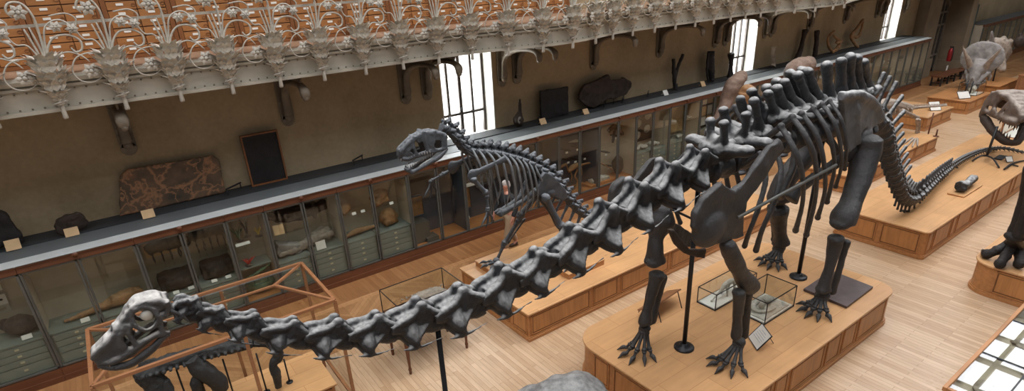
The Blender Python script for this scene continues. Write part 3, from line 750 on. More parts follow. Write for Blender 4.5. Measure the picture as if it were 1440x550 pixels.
# ================================================================ CABINET CONTENTS
def blob(name, c, size, mat, label, seed=0, rough=.05, cat='fossil', vox=None, parts=()):
    mb = MB(); r = random.Random(seed)
    mb.ball(c, (size[0]*.45, size[1]*.45, size[2]*.5), 14, 9)
    for k in range(4): mb.ball((c[0]+r.uniform(-.45, .45)*size[0], c[1]+r.uniform(-.3, .3)*size[1], c[2]+r.uniform(-.3, .25)*size[2]), (size[0]*.22, size[1]*.25, size[2]*.27), 10, 7)
    for a_, b_, r_ in parts: mb.tube([a_, b_], r_, 8)
    me = mb.organic(name, mat, vox or max(size)*.035, 2, rough*max(size), 3.2/max(size), seed)
    return onmesh(name, me, label, cat)
def shelfcard(X, z, Y, label, w=.1, h=.05, mat='card'):
    k = MB(); k.plate([(X-w/2, Y, z), (X+w/2, Y, z), (X+w/2, Y+.03, z+h), (X-w/2, Y+.03, z+h)], (0, 1, -.4), .006); return tag(k.build('shelf_label', M[mat]), label, 'card')
DT = .885   # drawer top height
o = blob('shell_fossil', (-2.05, 11.42, DT+.17), (.5, .4, .34), M['brown_fossil'], 'brown lumpy shell fossil on the drawers in the left edge cabinet', 2)
shelfcard(-2.0, DT+.005, 11.15, 'white label below the brown shell fossil', .14, .07)
for k, zz in enumerate((1.75, 1.5)):
    f = MB(); f.box((-2.35, 11.6, zz), (.5, .02, .18)); f2 = f.build('photo_board', M['card']); tag(f2, ['upper', 'lower'][k]+' pale board with a small fish fossil at the left edge', 'board')
    g = MB(); g.tube([(-2.55, 11.585, zz), (-2.35, 11.585, zz+.02), (-2.15, 11.585, zz)], [.01, .035, .015], 8, sub=3); g.build('fish_fossil', M['black_fossil'], f2)
# long crocodile-like snout fossil
m = MB(); m.tube([(-1.5, 11.3, DT+.05), (-1.0, 11.35, DT+.08), (-.6, 11.4, DT+.13), (-.3, 11.45, DT+.13)], [.03, .06, .13, .1], 10, sub=4)
for k in range(12): m.ball((-1.4+k*.08, 11.27+k*.008, DT+.04), .016, 6, 4)
onmesh('snout_fossil', m.organic('snout_fossil', M['tan_bone'], .016, 2, .02, 9, 3), 'long tan toothed snout fossil lying on green drawers', 'fossil')
shelfcard(-1.2, DT+.005, 11.12, 'white label beneath the long snout fossil', .13, .07)
# dark mounted fossils
f = MB(); f.box((.18, 11.62, 1.73), (.5, .02, .42)); tag(f.build('info_panel', M['card_tan']), 'plain pale panel at the back of the dark fossils cabinet', 'panel')
for X, Z, w, l, s in ((.32, 1.68, .7, 'upper left', 4), (1.0, 1.72, .6, 'upper right', 9)):
    m = MB(); m.tube([(X-w/2, 11.45, Z+.05), (X, 11.42, Z+.14), (X+w/2, 11.45, Z+.02)], [.1, .16, .09], 10, sub=4)
    for k in range(5): m.tube([(X-w*.4+k*w*.2, 11.42, Z), (X-w*.4+k*w*.2, 11.4, 1.44)], .022, 6)
    onmesh('mounted_fossil', m.organic('mounted_fossil', M['black_fossil'], .02, 1, .02, 7, s), 'dark beam-like fossil with posts on the glass shelf, '+l+' of the dark fossils', 'fossil')
for X, w, l, s in ((.3, .62, 'left', 5), (.98, .55, 'right', 6)):
    m = MB(); m.box((X, 11.45, DT+.18), (w, .28, .3)); m.ball((X, 11.35, DT+.16), (w*.4, .15, .17), 10, 7)
    onmesh('dark_block_fossil', m.organic('dark_block_fossil', M['brown_fossil'], .02, 3, .02, 6, s), 'dark block-like fossil standing on the drawers, the '+l+' one of two', 'fossil')
for X in (.2, .45, .85, 1.1): shelfcard(X, DT+.005, 11.14, 'small white label in front of the dark block-like fossils', .1, .05)['group'] = 'labels before the dark blocks'
# narrow bay: coral and sea-lily models
def fronds(name, base, n, h, spread, mat, label, r0=.012, seed=1, base_mat=None):
    t = thing(name, label, 'model', base); r = random.Random(seed); mb = MB(); b = Vector(base)
    for k in range(n):
        a = 2*PI*k/n+r.uniform(-.3, .3); s = spread*r.uniform(.5, 1)
        mb.tube([b+Vector((0, 0, .02)), b+Vector((math.cos(a)*s*.4, math.sin(a)*s*.25, h*.6)), b+Vector((math.cos(a)*s, math.sin(a)*s*.4, h*r.uniform(.75, 1.1)))], [r0, r0, r0*.5], 6, sub=3)
    mb.build('fronds', mat, t); MB().lathe(b, [(.07, 0), (.07, .012), (.03, .03)], 10).build('base', base_mat or M['brown_fossil'], t)
    return t
M['red_coral'] = simple('red_coral', (176, 44, 30), .5); M['yellow_coral'] = simple('yellow_coral', (190, 160, 40), .5); M['sea_green'] = simple('sea_green_model', (66, 92, 62), .5)
fronds('red_coral_model', (1.52, 11.3, .95), 9, .16, .17, M['red_coral'], 'bright red spreading coral model in the narrow cabinet bay', .014, 1)
fronds('yellow_coral_model', (1.84, 11.35, 1.47), 6, .2, .09, M['yellow_coral'], 'yellow branching coral model on the glass shelf of the narrow bay', .01, 2)
fronds('green_sea_plant', (1.48, 11.35, 1.47), 9, .3, .16, M['sea_green'], 'dark green sea plant model on the left of the glass shelf', .014, 3)
fronds('brown_sea_plant', (1.66, 11.5, 1.47), 6, .36, .1, M['brown_fossil'], 'tall brown sea plant model on the glass shelf of the narrow bay', .014, 4)
m = MB(); m.tube([(1.4, 11.25, .7), (1.6, 11.2, .78), (1.9, 11.25, .86)], [.03, .04, .03], 8, sub=4); m.ball((1.65, 11.4, .45), (.3, .2, .14), 12, 8)
onmesh('seabed_model', m.organic('seabed_model', M['sea_green'], .018, 1, .03, 6, 4), 'greenish sea floor model with a creeping stem in the narrow bay', 'model')
b_ = MB(); b_.box((1.63, 11.45, .92), (.6, .45, .02)); tag(b_.build('display_shelf', M['cab_green']), 'green shelf carrying the red coral model', 'shelf')
shelfcard(1.5, 1.44, 11.18, 'long white label on the glass shelf of the narrow bay', .26, .05)
# pale slabs bay
m = MB(); m.box((2.35, 11.45, 1.02), (.5, .3, .2), Matrix.Rotation(.3, 3, 'Y')); onmesh('pale_slab', m.organic('pale_slab', M['white_skull'], .02, 2, .03, 6, 4), 'pale angular rock slab on the drawers', 'fossil slab')
m = MB(); m.tube([(2.1, 11.3, DT+.06), (2.7, 11.4, DT+.12), (3.3, 11.45, DT+.2)], [.05, .1, .09], 10, sub=4); m.ball((3.1, 11.5, DT+.18), (.25, .15, .16)); onmesh('flat_skeleton_slab', m.organic('flat_skeleton_slab', M['pale'], .02, 2, .04, 7, 5), 'long grey-tan fossil heap sloping along the drawers', 'fossil')
m = MB(); m.tube([(2.1, 11.5, 1.8), (2.6, 11.5, 1.66), (3.3, 11.5, 1.7)], [.1, .16, .1], 10, sub=4); m.tube([(3.0, 11.4, 1.95), (3.0, 11.4, 1.5)], .05, 8); onmesh('shelf_fossil', m.organic('shelf_fossil', M['brown_fossil'], .022, 2, .03, 7, 6), 'dark long fossil on the upper shelf above the pale slabs', 'fossil')
shelfcard(2.2, 1.44, 11.2, 'square cream card on the shelf of the pale slabs bay', .2, .2, 'card_tan'); shelfcard(2.93, DT+.01, 11.14, 'white card standing before the pale slabs', .2, .18)
# tan skulls bay
for X, z, sx_, s, l in ((3.62, 1.43, .36, 7, 'tall tan skull at the left of the shelf'), (4.45, 1.43, .5, 8, 'tan skull at the right of the shelf'), (4.6, DT, .52, 9, 'tan broad skull resting on the green drawers')):
    m = MB(); m.ball((X, 11.42, z+sx_*.35), (sx_*.45, .16, sx_*.34), 12, 8); m.tube([(X, 11.4, z+sx_*.3), (X-sx_*.3, 11.25, z+sx_*.12)], [.13, .06], 8); m.tube([(X+sx_*.3, 11.35, z+.1), (X-sx_*.3, 11.25, z+.05)], [.07, .04], 8)
    onmesh('tan_skull', m.organic('tan_skull', M['tan_bone'], .02, 2, .03, 7, s), l, 'skull')
m = MB(); m.tube([(3.5, 11.3, DT+.04), (3.8, 11.35, DT+.09), (4.3, 11.4, DT+.05)], [.03, .07, .03], 8, sub=4); onmesh('jaw_fossil', m.organic('jaw_fossil', M['tan_bone'], .016, 2, .01, 9, 3), 'thin tan jaw fossil lying on the drawers left of the broad skull', 'fossil')
for X in (3.75, 3.95, 4.62): shelfcard(X, 1.43, 11.17, 'small white label on the shelf in front of the tan skulls', .09, .05)['group'] = 'labels before the tan skulls'
# blue bays: blocks, boards, casts
t = thing('stepped_block', 'grey stepped display block on the orange cabinet floor', 'display block', (5.3, 11.35, .27))
MB().box((5.27, 11.4, .52), (.42, .4, .5)).build('tall_block', M['cab_metal'], t); MB().box((5.5, 11.25, .32), (.3, .3, .1)).build('low_step', M['cab_metal'], t)
for X, Y, z, w, h, mt, l in ((5.35, 11.6, 1.05, .45, .5, 'tan_bone', 'tan framed relief above the grey stepped block'), (6.65, 11.6, .95, .5, .7, 'tan_bone', 'tan framed relief on a dark board behind the skeleton arm'), (7.3, 11.62, 1.35, .4, .5, 'cab_metal', 'grey blank board behind the walking man'), (6.75, 11.3, 1.32, .3, .08, 'card', 'small pale tray on the glass shelf')):
    f = MB(); f.box((X, Y, z), (w, .04, h)); f = f.build('relief_board', M[mt]); tag(f, l, 'panel')
    k = MB()
    if h > .2:
        for xx in (X-w/2, X+w/2): k.box((xx, Y-.01, z), (.03, .06, h+.03))
        for zz in (z-h/2, z+h/2): k.box((X, Y-.01, zz), (w, .06, .03))
        k.build('frame', M['cab_back_blue'], f)
for X in (6.6, 9.0, 9.65): shelfcard(X, .45, 11.3, 'small white label low in the dark-backed cabinets', .12, .06)['group'] = 'low labels in the dark-backed cabinets'
for i, (px_, py_) in enumerate(((812, 207), (822, 220), (809, 224), (797, 211), (852, 214), (866, 191), (799, 225), (856, 233), (781, 209))):
    q_ = aY(px_, py_, 11.5)
    m = MB(); m.tube([(q_.x-.12, 11.62, q_.z+.03), (q_.x, 11.5, q_.z), (q_.x+.12, 11.45, q_.z-.03)], [.02, .035, .015], 7, sub=3); o = tag(m.build('small_jaw_cast', M['black_fossil']), 'small dark jaw bone mounted on the blue-grey cabinet back', 'fossil', 'small dark bones on the blue-grey back panel')
    k = MB(); k.box((q_.x-.05, 11.44, q_.z-.05), (.08, .01, .05)); tag(k.build('tiny_label', M['card']), 'tiny white label below a dark mounted bone', 'card', 'tiny labels on the blue-grey back panel')
q_ = aY(808, 199, 11.5); m = MB(); m.tube([(q_.x-.22, 11.5, q_.z+.02), (q_.x, 11.45, q_.z+.03), (q_.x+.2, 11.45, q_.z-.02)], [.01, .045, .01], 8, sub=3); tag(m.build('bird_skull', M['white_fossil']), 'small white long-beaked skull mounted high on the blue-grey back', 'skull')
# slab on wooden tray
t = thing('fossil_tray', 'white fossil slab on a wooden tray right of the small pale skeleton', 'fossil slab', (11.1, 11.3, .27))
MB().box((11.1, 11.32, .31), (1.0, .36, .06)).build('tray', M['cab_floor'], t); m = MB(); m.box((11.1, 11.32, .38), (.7, .2, .08)); m.ball((11.0, 11.32, .42), (.28, .1, .07))
link('slab', m.organic('slab', M['white_fossil'], .02, 2, .02, 8, 4), t, world=True)
m = MB(); m.tube([(11.5, 11.4, 1.7), (11.8, 11.4, 1.8), (12.1, 11.4, 1.5)], .06, 8, sub=3); m.tube([(11.8, 11.4, 1.8), (11.7, 11.4, 1.3)], .05, 8); onmesh('brown_shelf_bones', m.organic('brown_shelf_bones', M['brown_fossil'], .02, 1, .03, 6, 2), 'brown bones on the shelf above the wooden tray', 'fossil')
blob('brown_lower_bones', (11.95, 11.4, .6), (.4, .3, .6), M['brown_fossil'], 'upright brown bone cluster in the cabinet right of the tray', 12)
# black board with four white casts
t = thing('cast_board', 'black board with four white oval casts leaning at the cabinet back', 'board', (12.95, 11.62, 1.0))
MB().box((13.1, 11.64, 1.5), (1.1, .02, .95)).build('board', M['black'], t)
for xx, zz in ((12.98, 1.62), (13.4, 1.78), (12.95, 1.25), (13.38, 1.38)): m = MB(); m.ball((xx, 11.6, zz), (.15, .03, .13), 12, 8); m.build('cast', M['white_fossil'], t)
for xx, zz, hh in ((12.6, 1.65, .42), (12.6, 1.2, .35), (13.1, 2.0, .0)):
    if hh: MB().box((xx, 11.6, zz), (.26, .02, hh)).build('sheet', M['card_tan'], t)
for k in range(3):
    blob('small_bone_pile', (12.6+k*.42, 11.4, DT+.06), (.35, .3, .1), M['white_fossil'], ['left', 'middle', 'right'][k]+' pile of white bone pieces below the black cast board', 20+k, .12)
t = thing('specimen_board', 'tall cream back board with small bones behind the cabinet glass', 'panel', (14.3, 11.62, .9)); MB().box((14.5, 11.64, 1.5), (1.25, .02, 1.0)).build('sheet', M['card_tan'], t)
for k in range(4): blob('shelf_bone', (14.0+k*.35, 11.4, 1.47 if k % 2 else DT+.05), (.26, .2, .08), M['white_fossil'], ['first', 'second', 'third', 'fourth'][k]+' small pale bone from the left before the cream panel', 30+k, .1)
for X0, n_ in ((15.35, 1), (16.05, 2)):
    t = thing('panel_grid', 'dark board with a grid of cream panels, '+('left' if n_ == 1 else 'right')+' one behind the tall leaning bone', 'board', (X0+.3, 11.62, 1.0))
    MB().box((X0+.28, 11.64, 1.45), (.62, .02, 1.1)).build('board', M['black'], t)
    for i in range(2):
        for j in range(3): MB().box((X0+.13+i*.3, 11.62, 1.1+j*.35), (.24, .02, .28)).build('sheet', M['card_tan'] if (i+j) % 2 else M['card'], t)
rf = random.Random(5)
for k in range(16):
    X = 17.1+k*.93
    s_ = rf.choice(['pale', 'white_fossil', 'brown_fossil', 'black_fossil'])
    h_ = rf.uniform(.12, .35)
    m = MB(); m.ball((X, 11.4, 1.44+h_/2), (.2, .12, h_/2), 9, 6); m.tube([(X-.2, 11.4, 1.5), (X+.25, 11.4, 1.55)], .05, 6)
    tag(m.build('shelf_fossil', M[s_]), 'small fossil on the upper shelf of the far cabinets', 'fossil', 'fossils in the far cabinets')
    m = MB(); m.box((X+.3, 11.64, 1.2), (.5, .02, .45)); tag(m.build('back_sheet', M[rf.choice(['card_tan', 'black', 'card', 'cab_back_blue'])]), 'rectangular sheet on the back of the far cabinets', 'sheet', 'sheets on the back of the far cabinets')

# ================================================================ PLINTHS
def offset_poly(p, d):
    n = len(p); cx_ = sum(a for a, b in p)/n; cy_ = sum(b for a, b in p)/n; out = []
    for i in range(n):
        a = Vector(p[i-1]); b = Vector(p[i]); c = Vector(p[(i+1) % n])
        def nr(u, v):
            t = (v-u); t = t.normalized() if t.length > 1e-6 else Vector((1, 0)); return Vector((t.y, -t.x))
        nn = (nr(a, b)+nr(b, c)); nn = nn.normalized() if nn.length > 1e-6 else nr(a, b)
        k = d/max(.5, nn.dot(nr(a, b))); out.append(tuple(b+nn*k))
    return out
def plinth(x0, x1, y0, y1, h, rad, label, pf=(), pl=(), pb=(), pr=(), name='display_plinth', mats=None):
    """panelled oak plinth; pf/pl = panel widths on the front (low y) and left (low x) sides"""
    t = thing(name, label, 'plinth', ((x0+x1)/2, (y0+y1)/2, 0))
    o = rounded(x0, x1, y0, y1, rad, 7)
    mt, ms, mp = mats or (M['plinth_top'], M['plinth_side'], M['plinth_panel'])
    MB().prism(o, .0, h-.04).build('body', ms, t)
    MB().prism(offset_poly(o, .035), h-.04, h).build('top_board', mt, t, bevel=.01)
    b = MB(); b.prism(offset_poly(o, .035), 0, .06); b.prism(offset_poly(o, .02), .06, .085); b.build('base_moulding', ms, t, bevel=.006)
    zc = (h-.04+.085)/2; hh = h-.04-.085-.05
    def panel(p, q, nrm):
        p = Vector(p); q = Vector(q); nrm = Vector(nrm); L = (q-p).length; d = (q-p)/L; c = (p+q)/2
        m = MB(); rot = Matrix((d, nrm*-1 if False else Vector((0, 0, 1)).cross(d), Vector((0, 0, 1)))).transposed()
        m.mi = 0
        for s in (-1, 1): m.box(c+d*s*(L/2-.012)+Vector((0, 0, zc))+nrm*.006, (.02, .02, hh), rot); m.box(c+Vector((0, 0, zc+s*(hh/2-.01)))+nrm*.006, (L-.01, .02, .02), rot)
        m.mi = 1; m.box(c+Vector((0, 0, zc))+nrm*.004, (L-.09, .014, hh-.09), rot)
        m.mi = 2; m.box(c+Vector((0, 0, zc))+nrm*.0, (L-.04, .012, hh-.04), rot)
        m.build('panel', [ms, mp, M['plinth_dark']], t)
    def run(a, b, ws, nrm):
        a = Vector(a); b = Vector(b); L = (b-a).length; d = (b-a)/L; tot = sum(ws); g = .045; x = 0
        for w in ws:
            wl = w/tot*L; panel(a+d*(x+g), a+d*(x+wl-g), nrm); x += wl
    if pf: run((x0+rad[0], y0, 0), (x1-rad[1], y0, 0), pf, (0, -1, 0))
    if pl: run((x0, y0+rad[0], 0), (x0, y1-rad[3], 0), pl, (-1, 0, 0))
    if rad[1] > 0:
        for k in range(1, 2): pass
    return t
plinth(5.08, 10.32, 3.16, 5.72, .64, (.45, .3, .3, .45), 'large oak plinth with rounded corners under the long-necked skeleton', pf=[1.1, .45, 1.1, .55, .55, 1.1], pl=[.5, 1, .5])
plinth(5.0, 12.7, 6.78, 9.0, .573, (0, 0, 0, 0), 'long oak plinth under the meat-eating skeleton with open jaws', pf=[1.5, .75, 1.5, .75, 1.5, .75, 1], pl=[.5, .8, .8])
plinth(13.12, 22.0, 3.72, 5.55, .64, (.06, .06, .06, .06), 'long oak plinth carrying the end of the long tail', pf=[.35, 1, .35, 1, .35, 1, .35, 1, .35, 1, .35, 1, .35, 1], pl=[.9, .9])
plinth(15.8, 21.45, 6.53, 8.5, .5, (0, 0, 0, 0), 'oak plinth with the hand of the pale skeleton resting on it', pf=[1.2, .4, 1.2, .4, 1.2, .9, .9], pl=[1, 1])
plinth(23.72, 26.0, 7.69, 9.6, .5, (0, 0, 0, 0), 'oak plinth with a white sign in front of the horned skull plinth', pf=[1.2, .8], pl=[1, 1])
plinth(27.3, 29.6, 7.58, 9.0, .5, (0, 0, 0, 0), 'oak plinth under the three-horned skull', pf=[.8, .8, .8], pl=[1, .6], mats=(M['case_wood'] if False else M['plinth_side'], M['plinth_side'], M['plinth_panel']))
plinth(31.1, 33.5, 7.75, 9.1, .5, (0, 0, 0, 0), 'oak plinth under the pale frilled skull at the back', pf=[.8, .8], pl=[1, .6], mats=(M['plinth_side'], M['plinth_side'], M['plinth_panel']))
plinth(31.9, 34.5, 5.2, 7.4, .92, (0, 0, 0, 0), 'brown plinth cut by the right edge below the dark round bone', pf=[1, 1], pl=[1, 1], mats=(M['case_wood'], M['case_wood'], M['case_wood']))
plinth(12.42, 17.5, .9, 2.72, .62, (.3, .1, .1, .35), 'oak plinth with rounded corner carrying the black clawed foot', pf=[1, .5, 1, .5, 1], pl=[.4, .5])
plinth(2.2, 4.32, 3.2, 5.05, .64, (.3, .3, .3, .3), 'small oak plinth corner beneath the grey rock-like bone', pf=[1, 1], pl=[1, 1])
# loose blocks
def block(x0, x1, y0, y1, z0, h, label):
    t = thing('wooden_block', label, 'block', ((x0+x1)/2, (y0+y1)/2, z0))
    MB().box(((x0+x1)/2, (y0+y1)/2, z0+(h-.02)/2), (x1-x0-.02, y1-y0-.02, h-.02)).build('block', M['plinth_side'], t)
    MB().box(((x0+x1)/2, (y0+y1)/2, z0+h-.01), (x1-x0, y1-y0, .02)).build('top_board', M['plinth_top'], t, bevel=.004)
block(5.27, 6.1, 8.28, 8.9, .573, .12, 'wooden block under the front foot of the meat-eating skeleton')
block(6.3, 7.25, 7.2, 7.72, .573, .12, 'wooden block under the rear foot of the meat-eating skeleton')
block(15.69, 16.85, 3.95, 4.3, .64, .04, 'thin wooden board under the log-like fossil on the tail plinth')
o = blob('rock_bone', (3.75, 4.3, .95), (1.35, 1.1, .62), M['dino'], 'large grey rock-like bone cut by the bottom edge', 3, .05, vox=.03)
# things on the big plinth
m = MB(); m.prism([tuple(aZ(a_, b_, .69)[:2]) for a_, b_ in ((1130, 406), (1191, 431), (1228, 403), (1169, 380))], .642, .69)
slabm = simple('purple_brown_slab', (82, 68, 66), .45, 0, .25, 4, .5, .5, 3)
o = m.build('dark_slab', slabm, bevel=.006); tag(o, 'flat dark purple-brown slab lying on the big plinth behind the hind foot', 'slab')
def glass_case(x0, x1, y0, y1, z0, z1, label, metal=M['black'], r=.012, base=True):
    t = thing('glass_case', label, 'glass case', ((x0+x1)/2, (y0+y1)/2, z0)); e = MB()
    for z in (z0+.012, z1):
        e.bar((x0, y0, z), (x1, y0, z), r); e.bar((x0, y1, z), (x1, y1, z), r); e.bar((x0, y0, z), (x0, y1, z), r); e.bar((x1, y0, z), (x1, y1, z), r)
    for xx in (x0, x1):
        for yy in (y0, y1): e.bar((xx, yy, z0), (xx, yy, z1), r)
    e.build('edge_frame', metal, t)
    g = MB(); h = z1-z0
    g.box(((x0+x1)/2, y0, z0+h/2), (x1-x0-.01, .003, h-.01)); g.box(((x0+x1)/2, y1, z0+h/2), (x1-x0-.01, .003, h-.01))
    g.box((x0, (y0+y1)/2, z0+h/2), (.003, y1-y0-.01, h-.01)); g.box((x1, (y0+y1)/2, z0+h/2), (.003, y1-y0-.01, h-.01)); g.box(((x0+x1)/2, (y0+y1)/2, z1), (x1-x0-.01, y1-y0-.01, .003))
    g.build('glazing', M['glass_box'], t)
    if base: MB().box(((x0+x1)/2, (y0+y1)/2, z0+.015), (x1-x0-.03, y1-y0-.03, .03)).build('base', M['card'], t)
    return t
glass_case(7.36, 8.5, 4.72, 5.08, .641, .95, 'left glass case with a white skeleton model on the big plinth')
glass_case(7.6, 8.45, 3.97, 4.5, .641, 1.04, 'right glass case with white relief bones on the big plinth')
# white little sauropod model in left case
def mini_beast(name, c, L, mat, label, curl=False):
    m = MB(); x, y, z = c
    if not curl:
        m.tube([(x-L*.5, y, z+L*.04), (x-L*.3, y, z+L*.12), (x-L*.1, y, z+L*.24), (x+L*.12, y, z+L*.25), (x+L*.3, y, z+L*.12), (x+L*.5, y, z+L*.02)], [.012, .022, .05, .05, .025, .008], 9, sub=5)
        m.ball((x-L*.52, y, z+L*.03), (.03, .02, .02), 8, 6)
        for dx in (-.1, .14):
            for s in (-1, 1): m.tube([(x+L*dx, y+s*.04, z+L*.2), (x+L*dx-.01, y+s*.055, z+L*.1), (x+L*dx, y+s*.06, z)], [.025, .018, .016], 7)
    else:
        m.tube([(x+.28*math.cos(a*.45), y+.15*math.sin(a*.45), z+.03) for a in range(12)], [.03, .035, .045, .05, .05, .045, .04, .035, .03, .025, .02, .012], 9, sub=3)
        m.ball((x+.1, y+.02, z+.09), (.1, .07, .06)); m.ball((x-.15, y-.02, z+.1), (.07, .05, .08))
    return onmesh(name, m.organic(name, mat, .009, 1, .004, 30, 2), label, 'model')
mini_beast('skeleton_model', (7.95, 4.9, .672), .85, M['white_fossil'], 'small white four-legged skeleton model inside the left glass case')
mini_beast('relief_model', (8.05, 4.24, .68), .8, M['white_fossil'], 'curled white fossil relief inside the right glass case', True)
m = MB(); m.box((8.02, 4.23, .675), (.74, .44, .02)); onmesh('plaster_bed', m.organic('plaster_bed', M['white_fossil'], .015, 1, .008, 14, 3), 'rough white plaster bed under the curled relief', 'plaster')
# white sign card on stand
def sign(c, w, h, ang, label, tilt=.9, metal=M['black'], card=M['card'], lines=True):
    t = thing('sign_card', label, 'sign', c, ang)
    R_ = Matrix.Rotation(tilt, 3, 'X'); off = Vector((0, 0, h*.5*math.sin(tilt)+.02))
    MB().box(off, (w, h, .008), R_).build('card', card, t, world=False)
    f = MB()
    for s in (-1, 1):
        f.box(off+R_ @ Vector((s*w/2, 0, 0)), (.01, h+.01, .016), R_); f.box(off+R_ @ Vector((0, s*h/2, 0)), (w+.01, .01, .016), R_)
    f.bar(off+R_ @ Vector((0, h*.4, -.01)), (0, h*.75, .0), .01); f.build('frame', metal, t, world=False)
    if lines:
        l = MB()
        for k in range(5): l.box(off+R_ @ Vector((-.02*(k == 4), h*.3-k*h*.12, .005)), (w*(.4 if k == 0 else .7-.05*(k % 2)), h*.018, .002), R_)
        l.build('print_lines', simple('grey_print', (150, 150, 156), .8), t, world=False)
    return t
sign((7.08, 3.74, .64), .34, .3, -2.19, 'white framed text card standing on the big plinth beside the front foot')
t = thing('reading_board', 'leaning brown reading board on a thin wire stand on the big plinth', 'sign', (6.7, 5.3, .64), .1)
R_ = Matrix.Rotation(-.5, 3, 'X'); MB().box((0, .05, .2), (.85, .3, .02), R_).build('board', M['case_wood'], t, world=False)
f = MB(); f.bar((-.3, -.1, .28), (-.3, -.2, 0), .012); f.bar((.3, -.1, .28), (.3, -.2, 0), .012); f.bar((.3, .2, .1), (.3, .25, 0), .012); f.bar((-.3, .2, .1), (-.3, .25, 0), .012); f.build('wire_stand', M['black'], t, world=False)

# ================================================================ TABLE CASES
GX0, GX1, GY0, GY1, GZ = -.93, 1.87, 7.0, 8.45, 2.0
t = thing('hip_roofed_glass_case', 'large wood-framed glass case with hipped glass roof below the dinosaur head', 'glass case', (.47, 7.72, 0))
f2_ = MB(); f = MB(); s_ = .045
for z in (GZ, .3):
    if z < 1: f2_, f = f, f2_
    for a, b in (((GX0, GY0), (GX1, GY0)), ((GX1, GY0), (GX1, GY1)), ((GX1, GY1), (GX0, GY1)), ((GX0, GY1), (GX0, GY0))): f.bar((*a, z), (*b, z), s_)
f2_, f = f, f2_; f2_.build('lower_frame', M['case_wood'], t)
R0, R1 = Vector((GX0+.55, 7.72, 2.14)), Vector((GX1-.58, 7.72, 2.14))
f.bar(R0, R1, .03)
for c, r in (((GX0, GY0, GZ), R0), ((GX0, GY1, GZ), R0), ((GX1, GY0, GZ), R1), ((GX1, GY1, GZ), R1)): f.bar(c, r, .035)
f.build('roof_frame', M['case_wood'], t, bevel=.004)
for X in (GX0, GX1, .68):
    for Y in (GY0, GY1):
        MB().bar((X, Y, 0), (X, Y, GZ), .045, up=(0, 1, 0)).build('post', M['case_wood'], t, bevel=.004)
g = MB()
g.add([(GX0, GY0, GZ), (GX1, GY0, GZ), R1, R0], [(0, 1, 2, 3)]); g.add([(GX0, GY1, GZ), (GX1, GY1, GZ), R1, R0], [(0, 1, 2, 3)])
g.add([(GX0, GY0, GZ), (GX0, GY1, GZ), R0], [(0, 1, 2)]); g.add([(GX1, GY0, GZ), (GX1, GY1, GZ), R1], [(0, 1, 2)])
g.build('roof_glazing', M['glass_box'], t)
g = MB()
for Y in (GY0, GY1): g.add([(GX0, Y, .3), (GX1, Y, .3), (GX1, Y, GZ), (GX0, Y, GZ)], [(0, 1, 2, 3)])
for X in (GX0, GX1): g.add([(X, GY0, .3), (X, GY1, .3), (X, GY1, GZ), (X, GY0, GZ)], [(0, 1, 2, 3)])
g.build('side_glazing', M['glass_box'], t)
plinth(-.5, 1.68, 7.25, 8.25, .52, (0, 0, 0, 0), 'low light oak plinth inside the large wood-framed glass case', pf=[1.2, 1.2], pl=[1])

# small glass-topped table with turned legs
TX0, TX1, TY0, TY1 = 2.88, 4.08, 7.28, 8.05
t = thing('glass_topped_table', 'small wooden table with turned legs and a clear glass box on top', 'table', (3.48, 7.66, 0))
MB().box((3.48, 7.66, .86), (TX1-TX0+.02, TY1-TY0+.02, .03)).build('table_top', M['rail_wood'], t, bevel=.005)
MB().box((3.48, 7.66, .79), (TX1-TX0-.08, TY1-TY0-.08, .11)).build('apron', M['rail_wood'], t)
for X in (TX0+.05, TX1-.05):
    for Y in (TY0+.05, TY1-.05):
        MB().lathe((X, Y, 0), [(.018, 0), (.026, .02), (.022, .06), (.03, .08), (.03, .1), (.02, .13), (.03, .35), (.038, .6), (.028, .64), (.036, .68), (.036, .84)], 12).build('leg', M['rail_wood'], t)
glass_case(TX0+.01, TX1-.01, TY0+.01, TY1-.01, .877, 1.3, 'clear glass box standing on the small turned-leg table', base=False)
sp = MB(); r = random.Random(8)
sp.tube([(3.2, 7.75, .95), (3.45, 7.75, 1.03), (3.75, 7.72, 1.04), (3.98, 7.7, .98)], [.05, .12, .12, .05], 12, sub=4); sp.ball((3.07, 7.78, .96), (.09, .07, .07), 10, 7)
for k in range(90):
    a = r.uniform(.2, PI-.2); x = r.uniform(3.15, 3.95); rad = .12
    b = Vector((x, 7.74+math.cos(a)*rad, 1.02+math.sin(a)*rad*.8)); sp.tube([b, b+Vector((r.uniform(-.02, .02), math.cos(a)*.04, .05))], [.012, .003], 5)
for dx in (3.3, 3.8):
    for s in (-.1, .1): sp.tube([(dx, 7.74+s, .98), (dx, 7.74+s*1.2, .88)], .022, 6)
o = onmesh('spiny_skeleton_model', sp.organic('spiny_skeleton_model', M['pale'], .012, 0, .004, 20, 2), 'small grey spiny armoured skeleton inside the clear glass box', 'model')

# flat desk display case, bottom right
t = thing('desk_display_case', 'long wood-edged desk case with reflecting glass top at the bottom right corner', 'display case', (9.3, .9, 0))
DX0, DX1, DY0, DY1, DZ = 7.6, 12.1, .35, 1.57, .92
f = MB(); f.box(((DX0+DX1)/2, DY1-.025, DZ), (DX1-DX0, .05, .06)); f.box(((DX0+DX1)/2, DY0+.025, DZ), (DX1-DX0, .05, .06))
f.box((DX0+.025, (DY0+DY1)/2, DZ), (.05, DY1-DY0-.1, .06)); f.box((DX1-.025, (DY0+DY1)/2, DZ), (.05, DY1-DY0-.1, .06)); f.build('frame', M['plinth_side'], t, bevel=.006)
f = MB()
for k in range(1, 4): f.box((DX0+k*1.2, (DY0+DY1)/2, DZ+.005), (.02, DY1-DY0-.1, .03))
f.box(((DX0+DX1)/2, 1.02, DZ+.004), (DX1-DX0-.1, .018, .026)); f.build('glazing_bar', M['black'], t)
